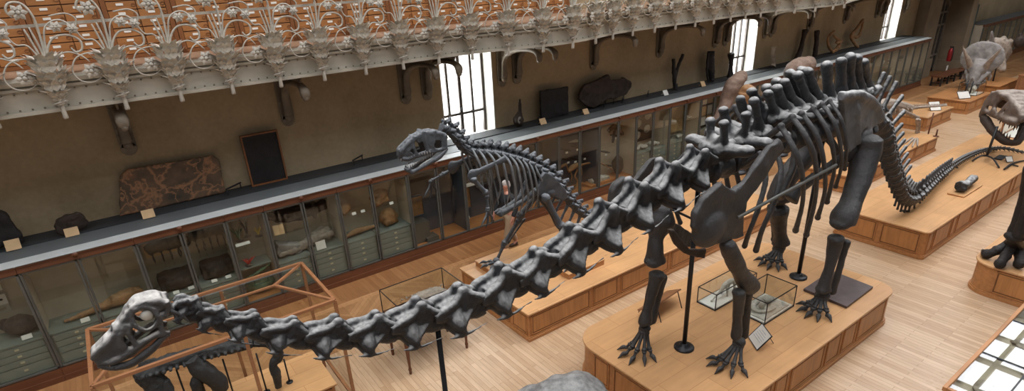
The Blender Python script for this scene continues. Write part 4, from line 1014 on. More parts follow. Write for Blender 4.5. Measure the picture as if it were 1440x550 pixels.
MB().box(((DX0+DX1)/2, (DY0+DY1)/2, DZ+.01), (DX1-DX0-.1, DY1-DY0-.1, .006)).build('glass_top', M['glass_desk'], t)
MB().box(((DX0+DX1)/2, (DY0+DY1)/2, DZ-.12), (DX1-DX0-.06, DY1-DY0-.06, .03)).build('inner_bed', M['cab_back'], t)
MB().box(((DX0+DX1)/2, (DY0+DY1)/2, DZ-.2), (DX1-DX0-.03, DY1-DY0-.03, .12)).build('body', M['rail_wood'], t)
for X in (DX0+.1, DX1-.1, (DX0+DX1)/2):
    for Y in (DY0+.1, DY1-.1): MB().lathe((X, Y, 0), [(.03, 0), (.04, .05), (.03, .1), (.045, .5), (.04, .66)], 10).build('leg', M['rail_wood'], t)
for k in range(5):
    X = 8.1+k*.75; blob('flat_fossil', (X, 1.25-.3*(k % 2), .845), (.4, .3, .06), M['pale'], ['nearest', 'second', 'third', 'fourth', 'fifth'][k]+' flat pale fossil under the desk case glass', 50+k, .08)

# glass case behind the tail plinth at the right edge
t = plinth(22.3, 24.2, 3.7, 5.2, .55, (0, 0, 0, 0), 'brown wooden base of the glass case behind the big toothed skull', pf=[1, 1], pl=[1], mats=(M['card_tan'], M['plinth_side'], M['plinth_side']))
glass_case(22.32, 24.18, 3.72, 5.18, .551, 1.25, 'glass case at the right edge behind the big toothed skull', metal=M['case_wood'], r=.05)
blob('pale_specimen', (22.9, 4.6, .72), (.7, .4, .26), M['white_fossil'], 'pale curled specimen in the glass case behind the toothed skull', 61, .1)

# log-like fossil on the thin board
m = MB(); P0 = aZ(1341, 254, .86); P1 = aZ(1377, 245, .86)
m.tube([(15.85, 4.13, .84), (16.2, 4.12, .82), (16.6, 4.13, .84), (16.75, 4.13, .86)], [.13, .09, .1, .05], 12, sub=4); 
o = onmesh('log_fossil', m.organic('log_fossil', M['dino'], .02, 2, .03, 7, 3), 'short dark log-like bone raised on two pins on the thin board', 'fossil')
m = MB()
for X in (16.0, 16.5): m.tube([(X, 4.13, .68), (X, 4.13, .78)], .012, 6)
link('pin', m.mesh('pin', M['black']), o, world=False)
# bench, extinguisher near the doorway
t = thing('wooden_bench', 'red-brown slatted wooden bench at the end of the wall cabinets', 'bench', (33.6, 10.55, 0))
m = MB(); m.box((33.6, 10.5, .45), (2.6, .5, .06)); m.build('seat', M['rail_wood'], t)
for X in (32.4, 33.2, 34.0, 34.8):
    m = MB()
    for Y in (10.3, 10.7): m.box((X, Y, .22), (.06, .06, .42))
    m.box((X, 10.5, .15), (.05, .4, .04)); m.build('leg_frame', M['black'], t)
m = MB(); m.box((33.6, 10.5, .16), (2.5, .04, .04)); m.build('stretcher', M['rail_wood'], t)
t = thing('wooden_bench', 'second dark wooden bench further along towards the far pier', 'bench', (36.6, 10.4, 0)); MB().box((36.6, 10.4, .42), (2.6, .5, .08)).build('seat', M['rail_wood'], t)
for X in (35.5, 37.7): MB().box((X, 10.4, .2), (.08, .4, .38)).build('leg_frame', M['black'], t)
q_ = aY(1338, 76, 11.0)
t = thing('fire_extinguisher', 'small red fire extinguisher fixed on the far pier beside the doorway', 'extinguisher', (q_.x, 11.05, q_.z-.35))
M['red'] = simple('red_enamel', (150, 30, 30), .35)
MB().lathe((q_.x, 11.05, q_.z-.35), [(.1, 0), (.11, .04), (.11, .5), (.07, .6), (.03, .64)], 12).build('cylinder', M['red'], t)
m = MB(); m.box((q_.x, 11.05, q_.z+.33), (.05, .16, .06)); m.tube([(q_.x, 10.98, q_.z+.3), (q_.x-.1, 10.9, q_.z+.1), (q_.x-.08, 10.92, q_.z-.3)], .02, 6, sub=3); m.build('valve_hose', M['black'], t)
m = MB(); m.box((q_.x-.05, 11.02, q_.z-.75), (.16, .02, .4)); m.build('notice', M['card'], t)
# ================================================================ SKELETON TOOLS
def lb(mb, p, q, r, ends=1.0, n=10, flat=None, up=(0, 1, 0), bend=None):
    """a long bone: thin shaft, swollen ends"""
    p = Vector(p); q = Vector(q); m = (p+q)/2 + (Vector(bend) if bend else Vector((0, 0, 0)))
    a = p.lerp(m, .35); b = m.lerp(q, .65)
    mb.tube([p, p.lerp(m, .18), a, m, b, q.lerp(m, .18), q], [r*.95*ends, r*1.1*ends, r*.74, r*.6, r*.72, r*1.08*ends, r*.9*ends], n, flat=flat, up=up, sub=2)
    mb.ball(p, (r*.95*ends, r*.95*ends, r*.6*ends), 9, 6); mb.ball(q, (r*.95*ends, r*.95*ends, r*.6*ends), 9, 6)
    return mb
def pxs(l, Y): return [aY(a, b, Y) for a, b in l]
def sides(mb, curves, Y0, r):
    """curves of (px, py, halfwidth) drawn on the near side and mirrored about the plane Y0"""
    for c, rr in curves:
        P = [aY(a, b, Y0)-Vector((0, w*.8, 0)) for a, b, w in c]
        mb.tube(P, rr, 8, sub=3); mb.tube([Vector((p.x, 2*Y0-p.y, p.z)) for p in P], rr, 8, sub=3)
def plates(mb, pl, Y0, t):
    for c in pl:
        P = [aY(a, b, Y0)-Vector((0, w*.8, 0)) for a, b, w in c]
        mb.plate(P, (0, 1, 0), t); mb.plate([Vector((p.x, 2*Y0-p.y, p.z)) for p in P], (0, 1, 0), t)
def cross(mb, l, Y0):
    for a, b, w, rr in l:
        p = aY(a, b, Y0)-Vector((0, w*.8, rr*.6)); m = Vector((p.x, Y0, p.z+rr*.4)); mb.tube([p, m, Vector((p.x, 2*Y0-p.y, p.z))], rr, 8, sub=2)
def frame(pos, fwd, s, up=Vector((0, 0, 1)), sy=None, sz=None):
    f = Vector(fwd).normalized(); l = up.cross(f).normalized(); u = f.cross(l)
    sy = sy or s; sz = sz or s
    return Matrix(((f.x*s, l.x*sy, u.x*sz, pos[0]), (f.y*s, l.y*sy, u.y*sz, pos[1]), (f.z*s, l.z*sy, u.z*sz, pos[2]), (0, 0, 0, 1)))

# ---------------------------------------------------------------- vertebra prototypes (x forward, y side, z up, unit length)
def v_neck(seed=0, spine=.36, split=.1, wing=.36):
    m = MB()
    m.tube([(-.54, 0, -.1), (-.42, 0, -.13), (-.1, 0, -.11), (.25, 0, -.12), (.45, 0, -.1), (.6, 0, -.08)], [.22, .2, .14, .15, .18, .09], 12, sub=3)
    m.tube([(-.45, 0, .06), (-.1, 0, .08), (.35, 0, .03)], [.15, .18, .13], 10, sub=2)
    for s in (-1, 1):
        top = Vector((-.12, s*split, spine))
        m.tube([(-.1, s*.05, .05), (-.12, s*split*.9, spine*.6), top], [.17, .12, .095], 9, sub=3)
        m.ball(top, (.13, .085, .085), 9, 7)
        m.tube([top, (.1, s*.15, spine*.6), (.34, s*.2, .18), (.58, s*.2, .1)], [.07, .085, .09, .065], 8, sub=3)
        m.tube([(.0, s*.08, .02), (.3, s*.16, .05), (.58, s*.2, .06)], [.12, .12, .07], 8, sub=2)
        m.tube([top, (-.35, s*.17, spine*.6), (-.58, s*.2, .12)], [.07, .08, .09], 8, sub=3)
        m.ball((-.54, s*.2, .09), (.13, .09, .06), 8, 6)
        m.plate([(-.14, s*split, spine-.02), (.1, s*.14, spine*.6), (.5, s*.19, .1), (.1, s*.1, -.02), (-.3, s*.1, .0), (-.5, s*.18, .1), (-.35, s*.16, spine*.58)], (0, 1, 0), .1)
        m.tube([(.16, s*.12, -.0), (.14, s*.26, -.1), (.06, s*wing, -.22)], [.16, .12, .07], 8, flat=1.4, sub=2)
        m.plate([(.42, s*.14, .04), (.2, s*.3, -.1), (.04, s*wing, -.2), (-.3, s*.2, -.02), (-.5, s*.15, .06), (-.1, s*.08, .06)], (0, 0, 1), .08)
        m.tube([(.26, s*.1, -.16), (.2, s*.24, -.27), (.12, s*wing*.95, -.31)], [.11, .08, .06], 8)
        m.tube([(.06, s*wing, -.22), (.1, s*wing, -.31)], .055, 7)
        m.tube([(.38, s*wing*.9, -.31), (.12, s*wing, -.33), (-.2, s*wing*.98, -.31), (-.62, s*wing*.95, -.26)], [.02, .045, .024, .01], 6, sub=2)
    return m
def v_back(h=1.0, split=0, tw=.42, cr=.2, wsp=.1):
    """back vertebra, metres: centrum, arch, side processes, tall spine (double when split > 0)"""
    m = MB()
    m.tube([(-.14, 0, 0), (0, 0, -.01), (.15, 0, 0)], [cr, cr*.78, cr], 12, sub=3)
    m.tube([(0, 0, .1), (0, 0, .38)], [.14, .11], 9)
    for s in (-1, 1):
        m.tube([(0, s*.05, .3), (0, s*tw*.6, .38), (0, s*tw, .4)], [.1, .065, .06], 8, sub=2); m.ball((0, s*tw, .41), (.075, .06, .055), 8, 6)
        m.tube([(.02, s*.06, .25), (.17, s*.1, .36)], [.07, .05], 8); m.tube([(-.02, s*.06, .3), (-.17, s*.09, .36)], [.07, .05], 8)
        m.plate([(0, s*.05, .15), (0, s*tw*.85, .36), (0, s*.05, .42)], (1, 0, 0), .04)
        if split:
            m.tube([(-.02, s*.05, .35), (-.04, s*split*.55, .36+h*.5), (-.07, s*split, .36+h)], [.1, .055, .05], 8, flat=.9, sub=3); m.ball((-.07, s*split, .36+h), (.07, .05, .06), 8, 6)
    if not split:
        for dx in (-.045, .045): m.tube([(dx, 0, .35), (dx*.8, 0, .36+h*.55), (dx-.03, 0, .36+h)], [.075, .05, .062], 8, sub=3)
        m.plate([(-.05, 0, .4), (.05, 0, .4), (.02, 0, .34+h), (-.08, 0, .34+h)], (0, 1, 0), .05)
        m.tube([(-.03, -.075, .37+h), (-.03, .075, .37+h)], .062, 8)
    return m
def v_tail(h=.5, chev=.35, tw=.22, cr=.14, thick=1):
    m = MB()
    m.tube([(-.5, 0, 0), (0, 0, 0), (.5, 0, 0)], [cr*3.3, cr*2.5, cr*3.3], 10, sub=2) if False else m.tube([(-.09, 0, 0), (0, 0, 0), (.09, 0, 0)], [cr, cr*.8, cr], 10, sub=2)
    m.tube([(.01, 0, cr*.7), (-.05, 0, cr+h*.5), (-.12, 0, cr+h)], [.05*thick, .04*thick, .045*thick], 8, flat=.75, sub=2)
    for s in (-1, 1):
        if tw: m.tube([(0, s*cr*.6, .03), (-.02, s*tw, .05)], [.045, .03], 7)
        m.tube([(.03, s*.03, cr+.02), (.12, s*.05, cr+.04)], [.035, .025], 6); m.tube([(-.03, s*.03, cr+.05), (-.11, s*.04, cr+.06)], [.035, .025], 6)
    if chev: m.tube([(-.08, 0, -cr*.8), (-.12, 0, -cr-chev*.5), (-.16, 0, -cr-chev)], [.04, .025, .03], 7)
    return m
def foot(name, W, G, heading, toes, mat, parent, claw=True, tr=.045, carp=.1, zg=0, hump=.3):
    """W wrist/ankle point, G centre on the ground, toes = [(angle, length)], each toe a sub-part"""
    W = Vector(W); mb = MB()
    mb.ball(W, (carp, carp*1.1, carp*.75), 12, 8)
    for k in range(3): a = k*2.1; mb.ball(W+Vector((math.cos(a)*carp*.6, math.sin(a)*carp*.7, -carp*.35)), carp*.5, 8, 6)
    f = link(name, mb.organic(name, mat, carp*.14, 2, carp*.06, 1.4/carp, 1), parent, world=True)
    for k, (ang, L) in enumerate(toes):
        a = heading+ang; d = Vector((math.cos(a), math.sin(a), 0)); t = MB()
        s = W+d*carp*.55+Vector((0, 0, -carp*.5)); H = s.z-zg
        e1 = s.lerp(Vector((G[0], G[1], 0))+d*L*.55, .85); e1.z = zg+max(H*hump, tr*1.1)
        lb(t, s, e1, tr, n=8)
        e2 = e1+d*L*.22; e2.z = zg+max(H*hump*.45, tr*.9); lb(t, e1+d*tr*.6, e2, tr*.85, n=8)
        e3 = e2+d*L*.2; e3.z = zg+tr*.75
        if claw: t.tube([e2+d*tr*.5, e2.lerp(e3, .6)+Vector((0, 0, tr*.6)), Vector((e3.x, e3.y, zg+tr*.2))+d*tr*1.6], [tr*.85, tr*.8, tr*.12], 8, sub=3)
        else: lb(t, e2+d*tr*.5, e3, tr*.75, n=8)
        t.build('toe', mat, f)
    return f

# ================================================================ THE LONG-NECKED SKELETON
DY = 4.42
D = thing('long_necked_dinosaur_skeleton', 'huge dark long-necked dinosaur skeleton crossing the hall with its head at the lower left', 'dinosaur skeleton', (6.15, DY, .64))
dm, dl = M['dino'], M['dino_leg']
cpx = [(262, 433), (298, 446), (342, 458), (398, 470), (460, 473), (520, 467), (580, 453), (641, 434), (702, 407), (752, 381), (803, 350), (850, 320), (893, 290), (936, 262), (975, 240)]
cp_ = pxs(cpx, DY)
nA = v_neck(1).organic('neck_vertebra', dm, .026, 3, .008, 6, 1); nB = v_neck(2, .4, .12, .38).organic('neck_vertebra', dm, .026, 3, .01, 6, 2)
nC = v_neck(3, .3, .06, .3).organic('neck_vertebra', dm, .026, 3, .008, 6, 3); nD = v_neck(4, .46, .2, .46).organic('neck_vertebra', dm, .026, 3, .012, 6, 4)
ext = [pxs([(238, 425)], DY)[0]]+cp_+[aY(1008, 223, DY)]
for i, c in enumerate(cp_):
    a, b = ext[i], ext[i+2]; f = (a-b); L = f.length/2*1.02
    me = nC if i < 2 else (nA if i % 2 else nB) if i < 11 else nD
    k = 1+.06*(i-3 if i > 3 else 0); k = min(k, 1.3)
    rt = (random.random()-.5)*.12
    mw = frame(c, f, L, sy=max(L, .3)*(.85 if i < 2 else 1.0)*k**.5, sz=max(L, .3)*k**.5) @ Matrix.Rotation(rt, 4, 'X')
    link('neck_vertebra', me, D, mw=mw, world=True)
VB = [((1008, 224), (1018, 174), (999, 171), .22), ((1035, 213), (1049, 162), (1017, 155), .24), ((1060, 203), (1060, 142), (1041, 139), .2), ((1080, 197), (1080, 132), (1057, 129), .18),
      ((1097, 192), (1092, 125), (1078, 124), .13), ((1113, 187), (1103, 116), (1092, 115), .1), ((1129, 182), (1122, 106), (1111, 103), .1), ((1144, 178), (1136, 101), (1128, 99), .07),
      ((1160, 173), (1157, 91), None, 0), ((1176, 168), (1178, 85), None, 0), ((1190, 164), (1190, 80), None, 0), ((1202, 160), (1200, 81), None, 0), ((1213, 157), (1209, 87), None, 0)]
tops = [(1068, 212), (1078, 205), (1085, 198), (1098, 177), (1107, 170), (1114, 165), (1127, 160), (1144, 153), (1156, 147), (1167, 142), (1178, 137), (1188, 134), (1196, 132)]
sp_ = []
for i, (b, tn, tf, s_) in enumerate(VB):
    c = aY(*b, DY); c.z -= .1; tz = aY(*tops[i], 3.98).z; sp_.append(Vector(c)); m = MB()
    tz = max(c.z+.3, min(tz, c.z+.48))
    cr_ = .19 if i > 2 else .21
    m.tube([c+Vector((-.17, 0, 0)), c, c+Vector((.17, 0, 0))], [cr_, cr_*.78, cr_], 12, sub=3); m.tube([c+Vector((0, 0, .1)), Vector((c.x, DY, tz))], [.15, .14], 9)
    for k, (t_, sg) in enumerate(((tn, -1), (tf, 1))):
        if i < 9: m.tube([(c.x, DY+sg*.05, tz-.05), (c.x, DY+sg*.26, tz-.02), (c.x, DY+sg*.44, tz)], [.12, .085, .085], 8, flat=1.2, sub=2); m.ball((c.x, DY+sg*.44, tz), (.11, .08, .07), 9, 6); m.plate([(c.x, DY, tz-.25), (c.x, DY+sg*.4, tz-.06), (c.x, DY+sg*.4, tz+.03), (c.x, DY, tz+.06)], (1, 0, 0), .07)
        m.tube([(c.x-.02, DY+sg*.07, tz-.1), (c.x-.2, DY+sg*.13, tz)], [.1, .07], 8); m.tube([(c.x+.02, DY+sg*.07, tz-.06), (c.x+.2, DY+sg*.11, tz+.02)], [.1, .07], 8)
        if t_ and s_:
            tip = aY(*t_, DY+sg*s_*.8); base = Vector((c.x, DY+sg*.05, tz)); r0 = .075 if i < 4 else .085
            m.tube([base, base.lerp(tip, .5)+Vector((0, sg*s_*.1, -.02)), tip], [.14, r0*.9, r0*.95], 9, flat=.8, sub=4); m.ball(tip, (r0*1.15, r0*1.0, r0*.8), 9, 7)
        elif t_:
            tip = aY(*t_, DY); base = Vector((c.x, DY+sg*.02, tz))
            m.tube([base+Vector((0, 0, -.05)), base.lerp(tip, .5)+Vector((0, sg*.02, 0)), tip+Vector((0, sg*.05, 0))], [.15, .085, .1], 9, flat=.85, sub=4); m.ball(tip+Vector((0, sg*.06, -.01)), (.11, .09, .08), 9, 7)
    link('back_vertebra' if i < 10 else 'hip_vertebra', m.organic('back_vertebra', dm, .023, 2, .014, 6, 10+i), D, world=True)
RB = [([(1068, 216), (1077, 250), (1064, 300), (1054, 325), (1047, 346)], .05), ([(1085, 200), (1098, 236), (1090, 282), (1073, 320), (1063, 352)], .055), ([(1098, 178), (1116, 209), (1127, 240), (1129, 282), (1119, 324)], .066),
      ([(1114, 165), (1133, 192), (1146, 225), (1147, 276), (1134, 330)], .066), ([(1127, 160), (1148, 190), (1158, 225), (1160, 268), (1150, 306)], .062), ([(1144, 153), (1162, 180), (1171, 209), (1173, 240), (1163, 284)], .058),
      ([(1156, 147), (1173, 172), (1182, 205), (1183, 235), (1175, 262)], .052), ([(1167, 142), (1183, 168), (1191, 204), (1190, 222), (1188, 238)], .045)]
for pl_, r_ in RB:
    Ys = [3.98, 3.76, 3.66, 3.68, 3.78]; Q = [aY(a, b, y) for (a, b), y in zip(pl_, Ys)]
    for s in (-1, 1):
        q = [Vector((p.x, p.y if s < 0 else 2*DY-p.y, p.z)) for p in Q]; m = MB()
        m.tube(q, [r_*.75, r_*.85, r_*.8, r_*.72, r_*.9], 9, flat=.65, up=(1, 0, 0), sub=5); m.tube([q[0], (q[0].x, DY+s*.2, q[0].z-.25)], [r_*.7, r_*.6], 8); m.ball(q[0], r_*.85, 8, 6); m.ball(q[-1], r_*.8, 8, 6)
        link('rib', m.organic('rib', dl, .013, 1, .004, 8, 1), D, world=True)
# shoulder blades
outl = [(1012, 256), (985, 280), (975, 300), (973, 320), (983, 337), (1000, 344), (1012, 341), (1042, 332), (1041, 305), (1047, 284), (1062, 262), (1084, 232), (1100, 208), (1094, 199), (1081, 203), (1062, 230), (1043, 256), (1028, 268), (1019, 263)]
pol = [(aY(a, b, 3.72).x, aY(a, b, 3.72).z) for a, b in outl]
c9 = aY(1002, 318, 3.72)
for Yp in (3.72, 5.12):
    pp = pol if Yp < 4 else [(c9.x+(a-c9.x)*.55-.1, c9.z+(b-c9.z)*.55) for a, b in pol]
    m = MB(); m.prism(pp, Yp-.05, Yp+.05, 'y'); c0 = aY(1002, 318, 3.72); m.ball((c0.x-.05, Yp, c0.z-.02), (.3, .14, .25), 14, 9)
    if Yp < 4: c1_ = aY(1092, 205, 3.72); m.ball((c1_.x, Yp, c1_.z-.02), (.13, .05, .12), 12, 8); c1_ = aY(1072, 235, 3.72); m.ball((c1_.x, Yp, c1_.z), (.12, .07, .16), 12, 8)
    link('shoulder_blade', m.organic('shoulder_blade', dl, .025, 4, .02, 3, 5), D, world=True)
def limb(nm, P, Q, r, flat=None, bend=None, mat=dl, ends=1.0, vox=None, par=None):
    m = MB(); lb(m, P, Q, r, ends, 14, flat, bend=bend)
    return link(nm, m.organic(nm, mat, vox or r*.14, 2, r*.05, 1.1/r, int(r*100)), par or D, world=True)
# fore limbs
A = aY
def shaped(nm, pts, rs, flat=None, mat=dl, vox=.022, par=None, up=(0, 1, 0)):
    m = MB(); m.tube(pts, rs, 14, flat=flat, up=up, sub=4); m.ball(pts[0], (rs[0]*.9, rs[0]*.9, rs[0]*.4), 10, 7)
    for s in (-1, 1): m.ball(pts[-1]+Vector((s*rs[-1]*.42, 0, 0)), (rs[-1]*.6, rs[-1]*.8, rs[-1]*.45), 10, 7)
    return link(nm, m.organic(nm, mat, vox, 3, .012, 4, 3), par or D, world=True)
shaped('upper_arm_bone', [A(1022, 343, 3.7), A(1031, 362, 3.7), A(1041, 382, 3.71), A(1050, 396, 3.72), A(1057, 404, 3.72)], [.1, .12, .105, .14, .12])
shaped('forearm_bone', [A(1039, 410, 3.69), A(1039, 425, 3.69), A(1037, 450, 3.7), A(1035, 474, 3.7)], [.095, .085, .068, .085]); shaped('forearm_bone', [A(1052, 412, 3.78), A(1050, 430, 3.78), A(1046, 474, 3.78)], [.08, .06, .068])
foot('front_foot', A(1040, 480, 3.73), (6.38, 3.70), PI, [(-.95, .36), (-.5, .4), (-.05, .4), (.5, .36), (1.15, .32)], dl, D, tr=.04, carp=.085, zg=.64, hump=.34)
shaped('upper_arm_bone', [A(930, 292, 4.85), A(928, 312, 4.83), A(923, 335, 4.8), A(921, 352, 4.78), A(921, 367, 4.78)], [.17, .24, .12, .13, .17], flat=.75); shaped('forearm_bone', [A(924, 386, 4.74), A(920, 398, 4.74), A(912, 430, 4.74), A(907, 453, 4.74)], [.13, .095, .075, .105]); shaped('forearm_bone', [A(931, 388, 4.84), A(922, 425, 4.86), A(914, 453, 4.86)], [.09, .07, .09])
foot('front_foot', A(907, 461, 4.76), (5.62, 4.74), PI+.15, [(-.9, .36), (-.4, .42), (.1, .42), (.65, .36), (1.2, .3)], dl, D, tr=.04, carp=.085, zg=.64, hump=.34)
# hips
hip = [(1181, 132), (1192, 129), (1206, 131), (1221, 137), (1232, 148), (1237, 161), (1236, 171), (1226, 178), (1212, 180), (1205, 190), (1199, 208), (1190, 213), (1186, 196), (1184, 172), (1182, 150)]
for s, Yp in ((-1, 3.9), (1, 4.94)):
    pol2 = [(A(a, b, 3.9).x, A(a, b, 3.9).z) for a, b in hip]; m = MB(); m.prism(pol2, Yp-.05, Yp+.05, 'y')
    for (a1, a2) in (((1181, 132), (1206, 131)), ((1206, 131), (1221, 137)), ((1221, 137), (1232, 148)), ((1232, 148), (1236, 165))): u_ = A(*a1, 3.9); v_ = A(*a2, 3.9); m.tube([(u_.x, Yp+s*.02, u_.z-.03), (v_.x, Yp+s*.02, v_.z-.03)], .075, 8)
    q = A(1228, 160, 4.0); m.tube([(A(1190, 140, 4).x, Yp+s*.03, A(1190, 140, 4).z), (A(1192, 170, 4).x, Yp+s*.05, A(1192, 170, 4).z), (A(1192, 200, 4).x, Yp+s*.05, A(1192, 200, 4).z)], .05, 8, sub=3)
    q = A(1208, 186, 4.0); m.ball((q.x, Yp, q.z), (.17, .1, .12), 10, 7)
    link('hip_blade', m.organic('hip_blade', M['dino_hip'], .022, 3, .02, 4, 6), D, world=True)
    a = A(1197, 208, 4.0); m = MB(); m.tube([(a.x, Yp, a.z), (a.x-.35, DY+s*.28, a.z-.3), (a.x-.8, DY+s*.12, a.z-.55), (a.x-1.0, DY+s*.1, a.z-.72)], [.12, .1, .1, .15], 10, flat=.6, sub=4)
    link('pubis_bone', m.organic('pubis_bone', dl, .022, 2, .01, 5, 7), D, world=True)
    a = A(1222, 178, 4.0); m = MB(); m.tube([(a.x, Yp, a.z), (a.x+.25, DY+s*.22, a.z-.45), (a.x+.6, DY+s*.08, a.z-.95)], [.1, .07, .09], 10, flat=.6, sub=4); link('ischium_bone', m.organic('ischium_bone', dl, .022, 2, .01, 5, 8), D, world=True)
# hind limbs
shaped('thigh_bone', [A(1219, 196, 3.85), A(1217, 215, 3.82), A(1209, 250, 3.74), A(1197, 284, 3.68), A(1188, 303, 3.65), A(1184, 313, 3.65)], [.235, .23, .19, .17, .2, .2], flat=.85)
shaped('shin_bone', [A(1176, 334, 3.65), A(1174, 346, 3.65), A(1166, 378, 3.64), A(1160, 398, 3.64), A(1157, 408, 3.64)], [.13, .115, .075, .1, .13]); shaped('calf_bone', [A(1190, 339, 3.58), A(1185, 360, 3.58), A(1171, 412, 3.58)], [.08, .05, .06])
foot('hind_foot', A(1157, 414, 3.65), (8.62, 3.62), PI, [(-1.3, .32), (-.65, .34), (-.1, .36), (.4, .34), (1.0, .3)], dl, D, tr=.048, carp=.11, zg=.64, hump=.5)
kf = A(1097, 279, 5.05)
shaped('thigh_bone', [Vector((10.25, 4.95, 3.2)), Vector((10.1, 5.0, 2.7)), kf+Vector((.08, 0, .35)), kf], [.22, .19, .19, .24]); shaped('shin_bone', [A(1094, 294, 5.05), A(1095, 312, 5.05), A(1097, 330, 5.04), A(1098, 342, 5.04)], [.2, .15, .12, .17]); limb('calf_bone', A(1084, 290, 5.15), A(1090, 340, 5.15), .07)
foot('hind_foot', A(1096, 348, 5.04), (9.62, 5.02), PI+.2, [(-1.1, .34), (-.5, .36), (0, .38), (.5, .36), (1.0, .3)], dl, D, tr=.048, carp=.11, zg=.64, hump=.5)
# breast plates
m = MB(); P = [A(a, b, 3.95) for a, b in ((940, 323), (946, 322), (958, 338), (968, 350), (992, 349), (990, 364), (962, 357), (948, 344))]; m.plate(P, (0, 1, 0), .05)
q = link('breast_plate', m.organic('breast_plate', M['brown_fossil'], .016, 2, .012, 6, 4), D, world=True); q['label'] = 'brownish jagged breast plate'
m = MB(); P = [A(a, b, 4.9) for a, b in ((940, 318), (948, 312), (975, 330), (985, 345), (960, 348))]; m.plate(P, (0, 1, 0), .05); link('breast_plate', m.organic('breast_plate', dl, .02, 2, .012, 6, 5), D, world=True)
# tail
tp = [sp_[-1]-Vector((0, 0, .02))]+pxs([(1236, 176), (1243, 198), (1250, 226), (1260, 256), (1270, 277)], DY)
tp += [aZ(1283, 281, .93), aZ(1300, 268, .98), aZ(1320, 249, .92), aZ(1345, 230, .86), aZ(1365, 219, .8), aZ(1385, 212, .76), aZ(1410, 209, .72), aZ(1440, 215, .69), aZ(1462, 222, .68)]
dense = []
for i in range(len(tp)-1):
    p0, p1, p2, p3 = tp[max(0, i-1)], tp[i], tp[i+1], tp[min(len(tp)-1, i+2)]
    for k in range(20):
        t = k/20; dense.append(.5*((2*p1)+(p2-p0)*t+(2*p0-5*p1+4*p2-p3)*t*t+(3*p1-p0-3*p2+p3)*t**3))
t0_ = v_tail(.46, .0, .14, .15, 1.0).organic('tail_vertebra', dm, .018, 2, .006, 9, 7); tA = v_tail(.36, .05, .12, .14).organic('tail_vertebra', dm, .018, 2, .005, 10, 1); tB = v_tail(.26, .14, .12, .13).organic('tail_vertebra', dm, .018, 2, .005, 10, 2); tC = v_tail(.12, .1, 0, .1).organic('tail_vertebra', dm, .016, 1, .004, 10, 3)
acc = 0; nxt = .12; n = 0; total = sum((dense[i+1]-dense[i]).length for i in range(len(dense)-1))
for i in range(1, len(dense)-1):
    acc += (dense[i]-dense[i-1]).length
    if acc >= nxt and n < 98:
        u = acc/total; s = 1.28*(1-u)**.75+.1; f = dense[i-1]-dense[i+1]
        link('tail_vertebra', t0_ if u < .12 else tA if u < .28 else tB if u < .62 else tC, D, mw=frame(dense[i], f, max(s, .35) if u < .62 else .75, sy=s, sz=s), world=True)
        nxt = acc+.19*max(s, .5); n += 1
# skull
def fix(v): return v
m = MB(); Y0 = DY
sides(m, [([(131, 503, .04), (135, 493, .045), (153, 476, .055), (173, 450, .06), (186, 429, .07), (201, 421, .085), (220, 418, .09), (231, 424, .09)], [.02, .026, .028, .026, .026, .028, .028, .026]),
          ([(136, 508, .04), (160, 503, .06), (182, 488, .08), (200, 474, .1), (220, 462, .11), (238, 461, .1)], [.02, .03, .03, .026, .024, .014]),
          ([(184, 440, .09), (190, 452, .11), (204, 457, .12), (216, 450, .12), (220, 438, .12), (212, 427, .11), (198, 425, .1), (186, 432, .09), (184, 440, .09)], .017),
          ([(220, 436, .12), (224, 450, .12), (226, 466, .11)], [.022, .018, .024]), ([(186, 446, .09), (180, 462, .09), (190, 478, .1)], .018), ([(232, 417, .1), (234, 428, .08), (228, 440, .09)], .025),
          ([(176, 450, .08), (168, 470, .08), (172, 486, .08)], .02)], Y0, .03)
plates(m, [[(131, 504, .04), (135, 492, .05), (152, 474, .06), (168, 452, .07), (172, 470, .08), (180, 486, .08), (158, 503, .05)],
           [(188, 429, .08), (201, 421, .09), (220, 418, .09), (231, 425, .09), (218, 433, .1), (202, 429, .09)]], Y0, .03)
cross(m, [(134, 496, .04, .03), (143, 485, .05, .035), (152, 475, .06, .035), (164, 458, .06, .035), (169, 457, .06, .028), (174, 449, .06, .028), (180, 439, .065, .028), (186, 430, .07, .03), (194, 424, .08, .032), (203, 421, .085, .032), (212, 419, .09, .032), (221, 418, .09, .032), (229, 423, .09, .035), (233, 431, .07, .045), (139, 503, .04, .025)], Y0)
c_ = A(226, 434, DY); m.ball(c_, (.06, .075, .06), 12, 8)
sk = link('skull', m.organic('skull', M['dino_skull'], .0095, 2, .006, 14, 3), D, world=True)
m = MB()
sides(m, [([(140, 511, .04), (158, 512, .06), (178, 507, .08), (196, 496, .1), (213, 482, .11), (226, 468, .11), (237, 463, .1)], [.02, .028, .03, .032, .03, .024, .018])], Y0, .03)
cross(m, [(140, 511, .04, .022), (147, 512, .05, .022)], Y0)
link('lower_jaw', m.organic('lower_jaw', dl, .01, 2, .004, 14, 4), sk, world=True)
m = MB()
for k in range(7):
    for s in (-1, 1): p = A(133+k*3.4, 505+k*.4, DY); m.tube([(p.x, DY+s*(.025+k*.006), p.z+.01), (p.x-.005, DY+s*(.025+k*.006), p.z-.025)], [.006, .003], 5)
link('teeth', m.mesh('teeth', M['pale']), sk, world=True)
for s in (-1, 1):
    p = A(203, 441, DY-.1); mm = MB(); mm.ball((p.x+.01, DY+s*.075, p.z-.03), (.042, .02, .042), 14, 9); o = link('eye_ring', mm.mesh('eye_ring', M['sclera']), sk, world=True); o['label'] = 'pale round eye plate'
m = MB()
for s in (-1, 1): m2 = MB(); p = A(237, 436, DY-.06); m2.tube([(p.x, DY+s*.06, p.z), (p.x+.06, DY+s*.08, p.z-.06), (p.x+.1, DY+s*.08, p.z-.14)], [.014, .014, .004], 7, sub=3); link('neck_rib', m2.mesh('neck_rib', dl), D, world=True)
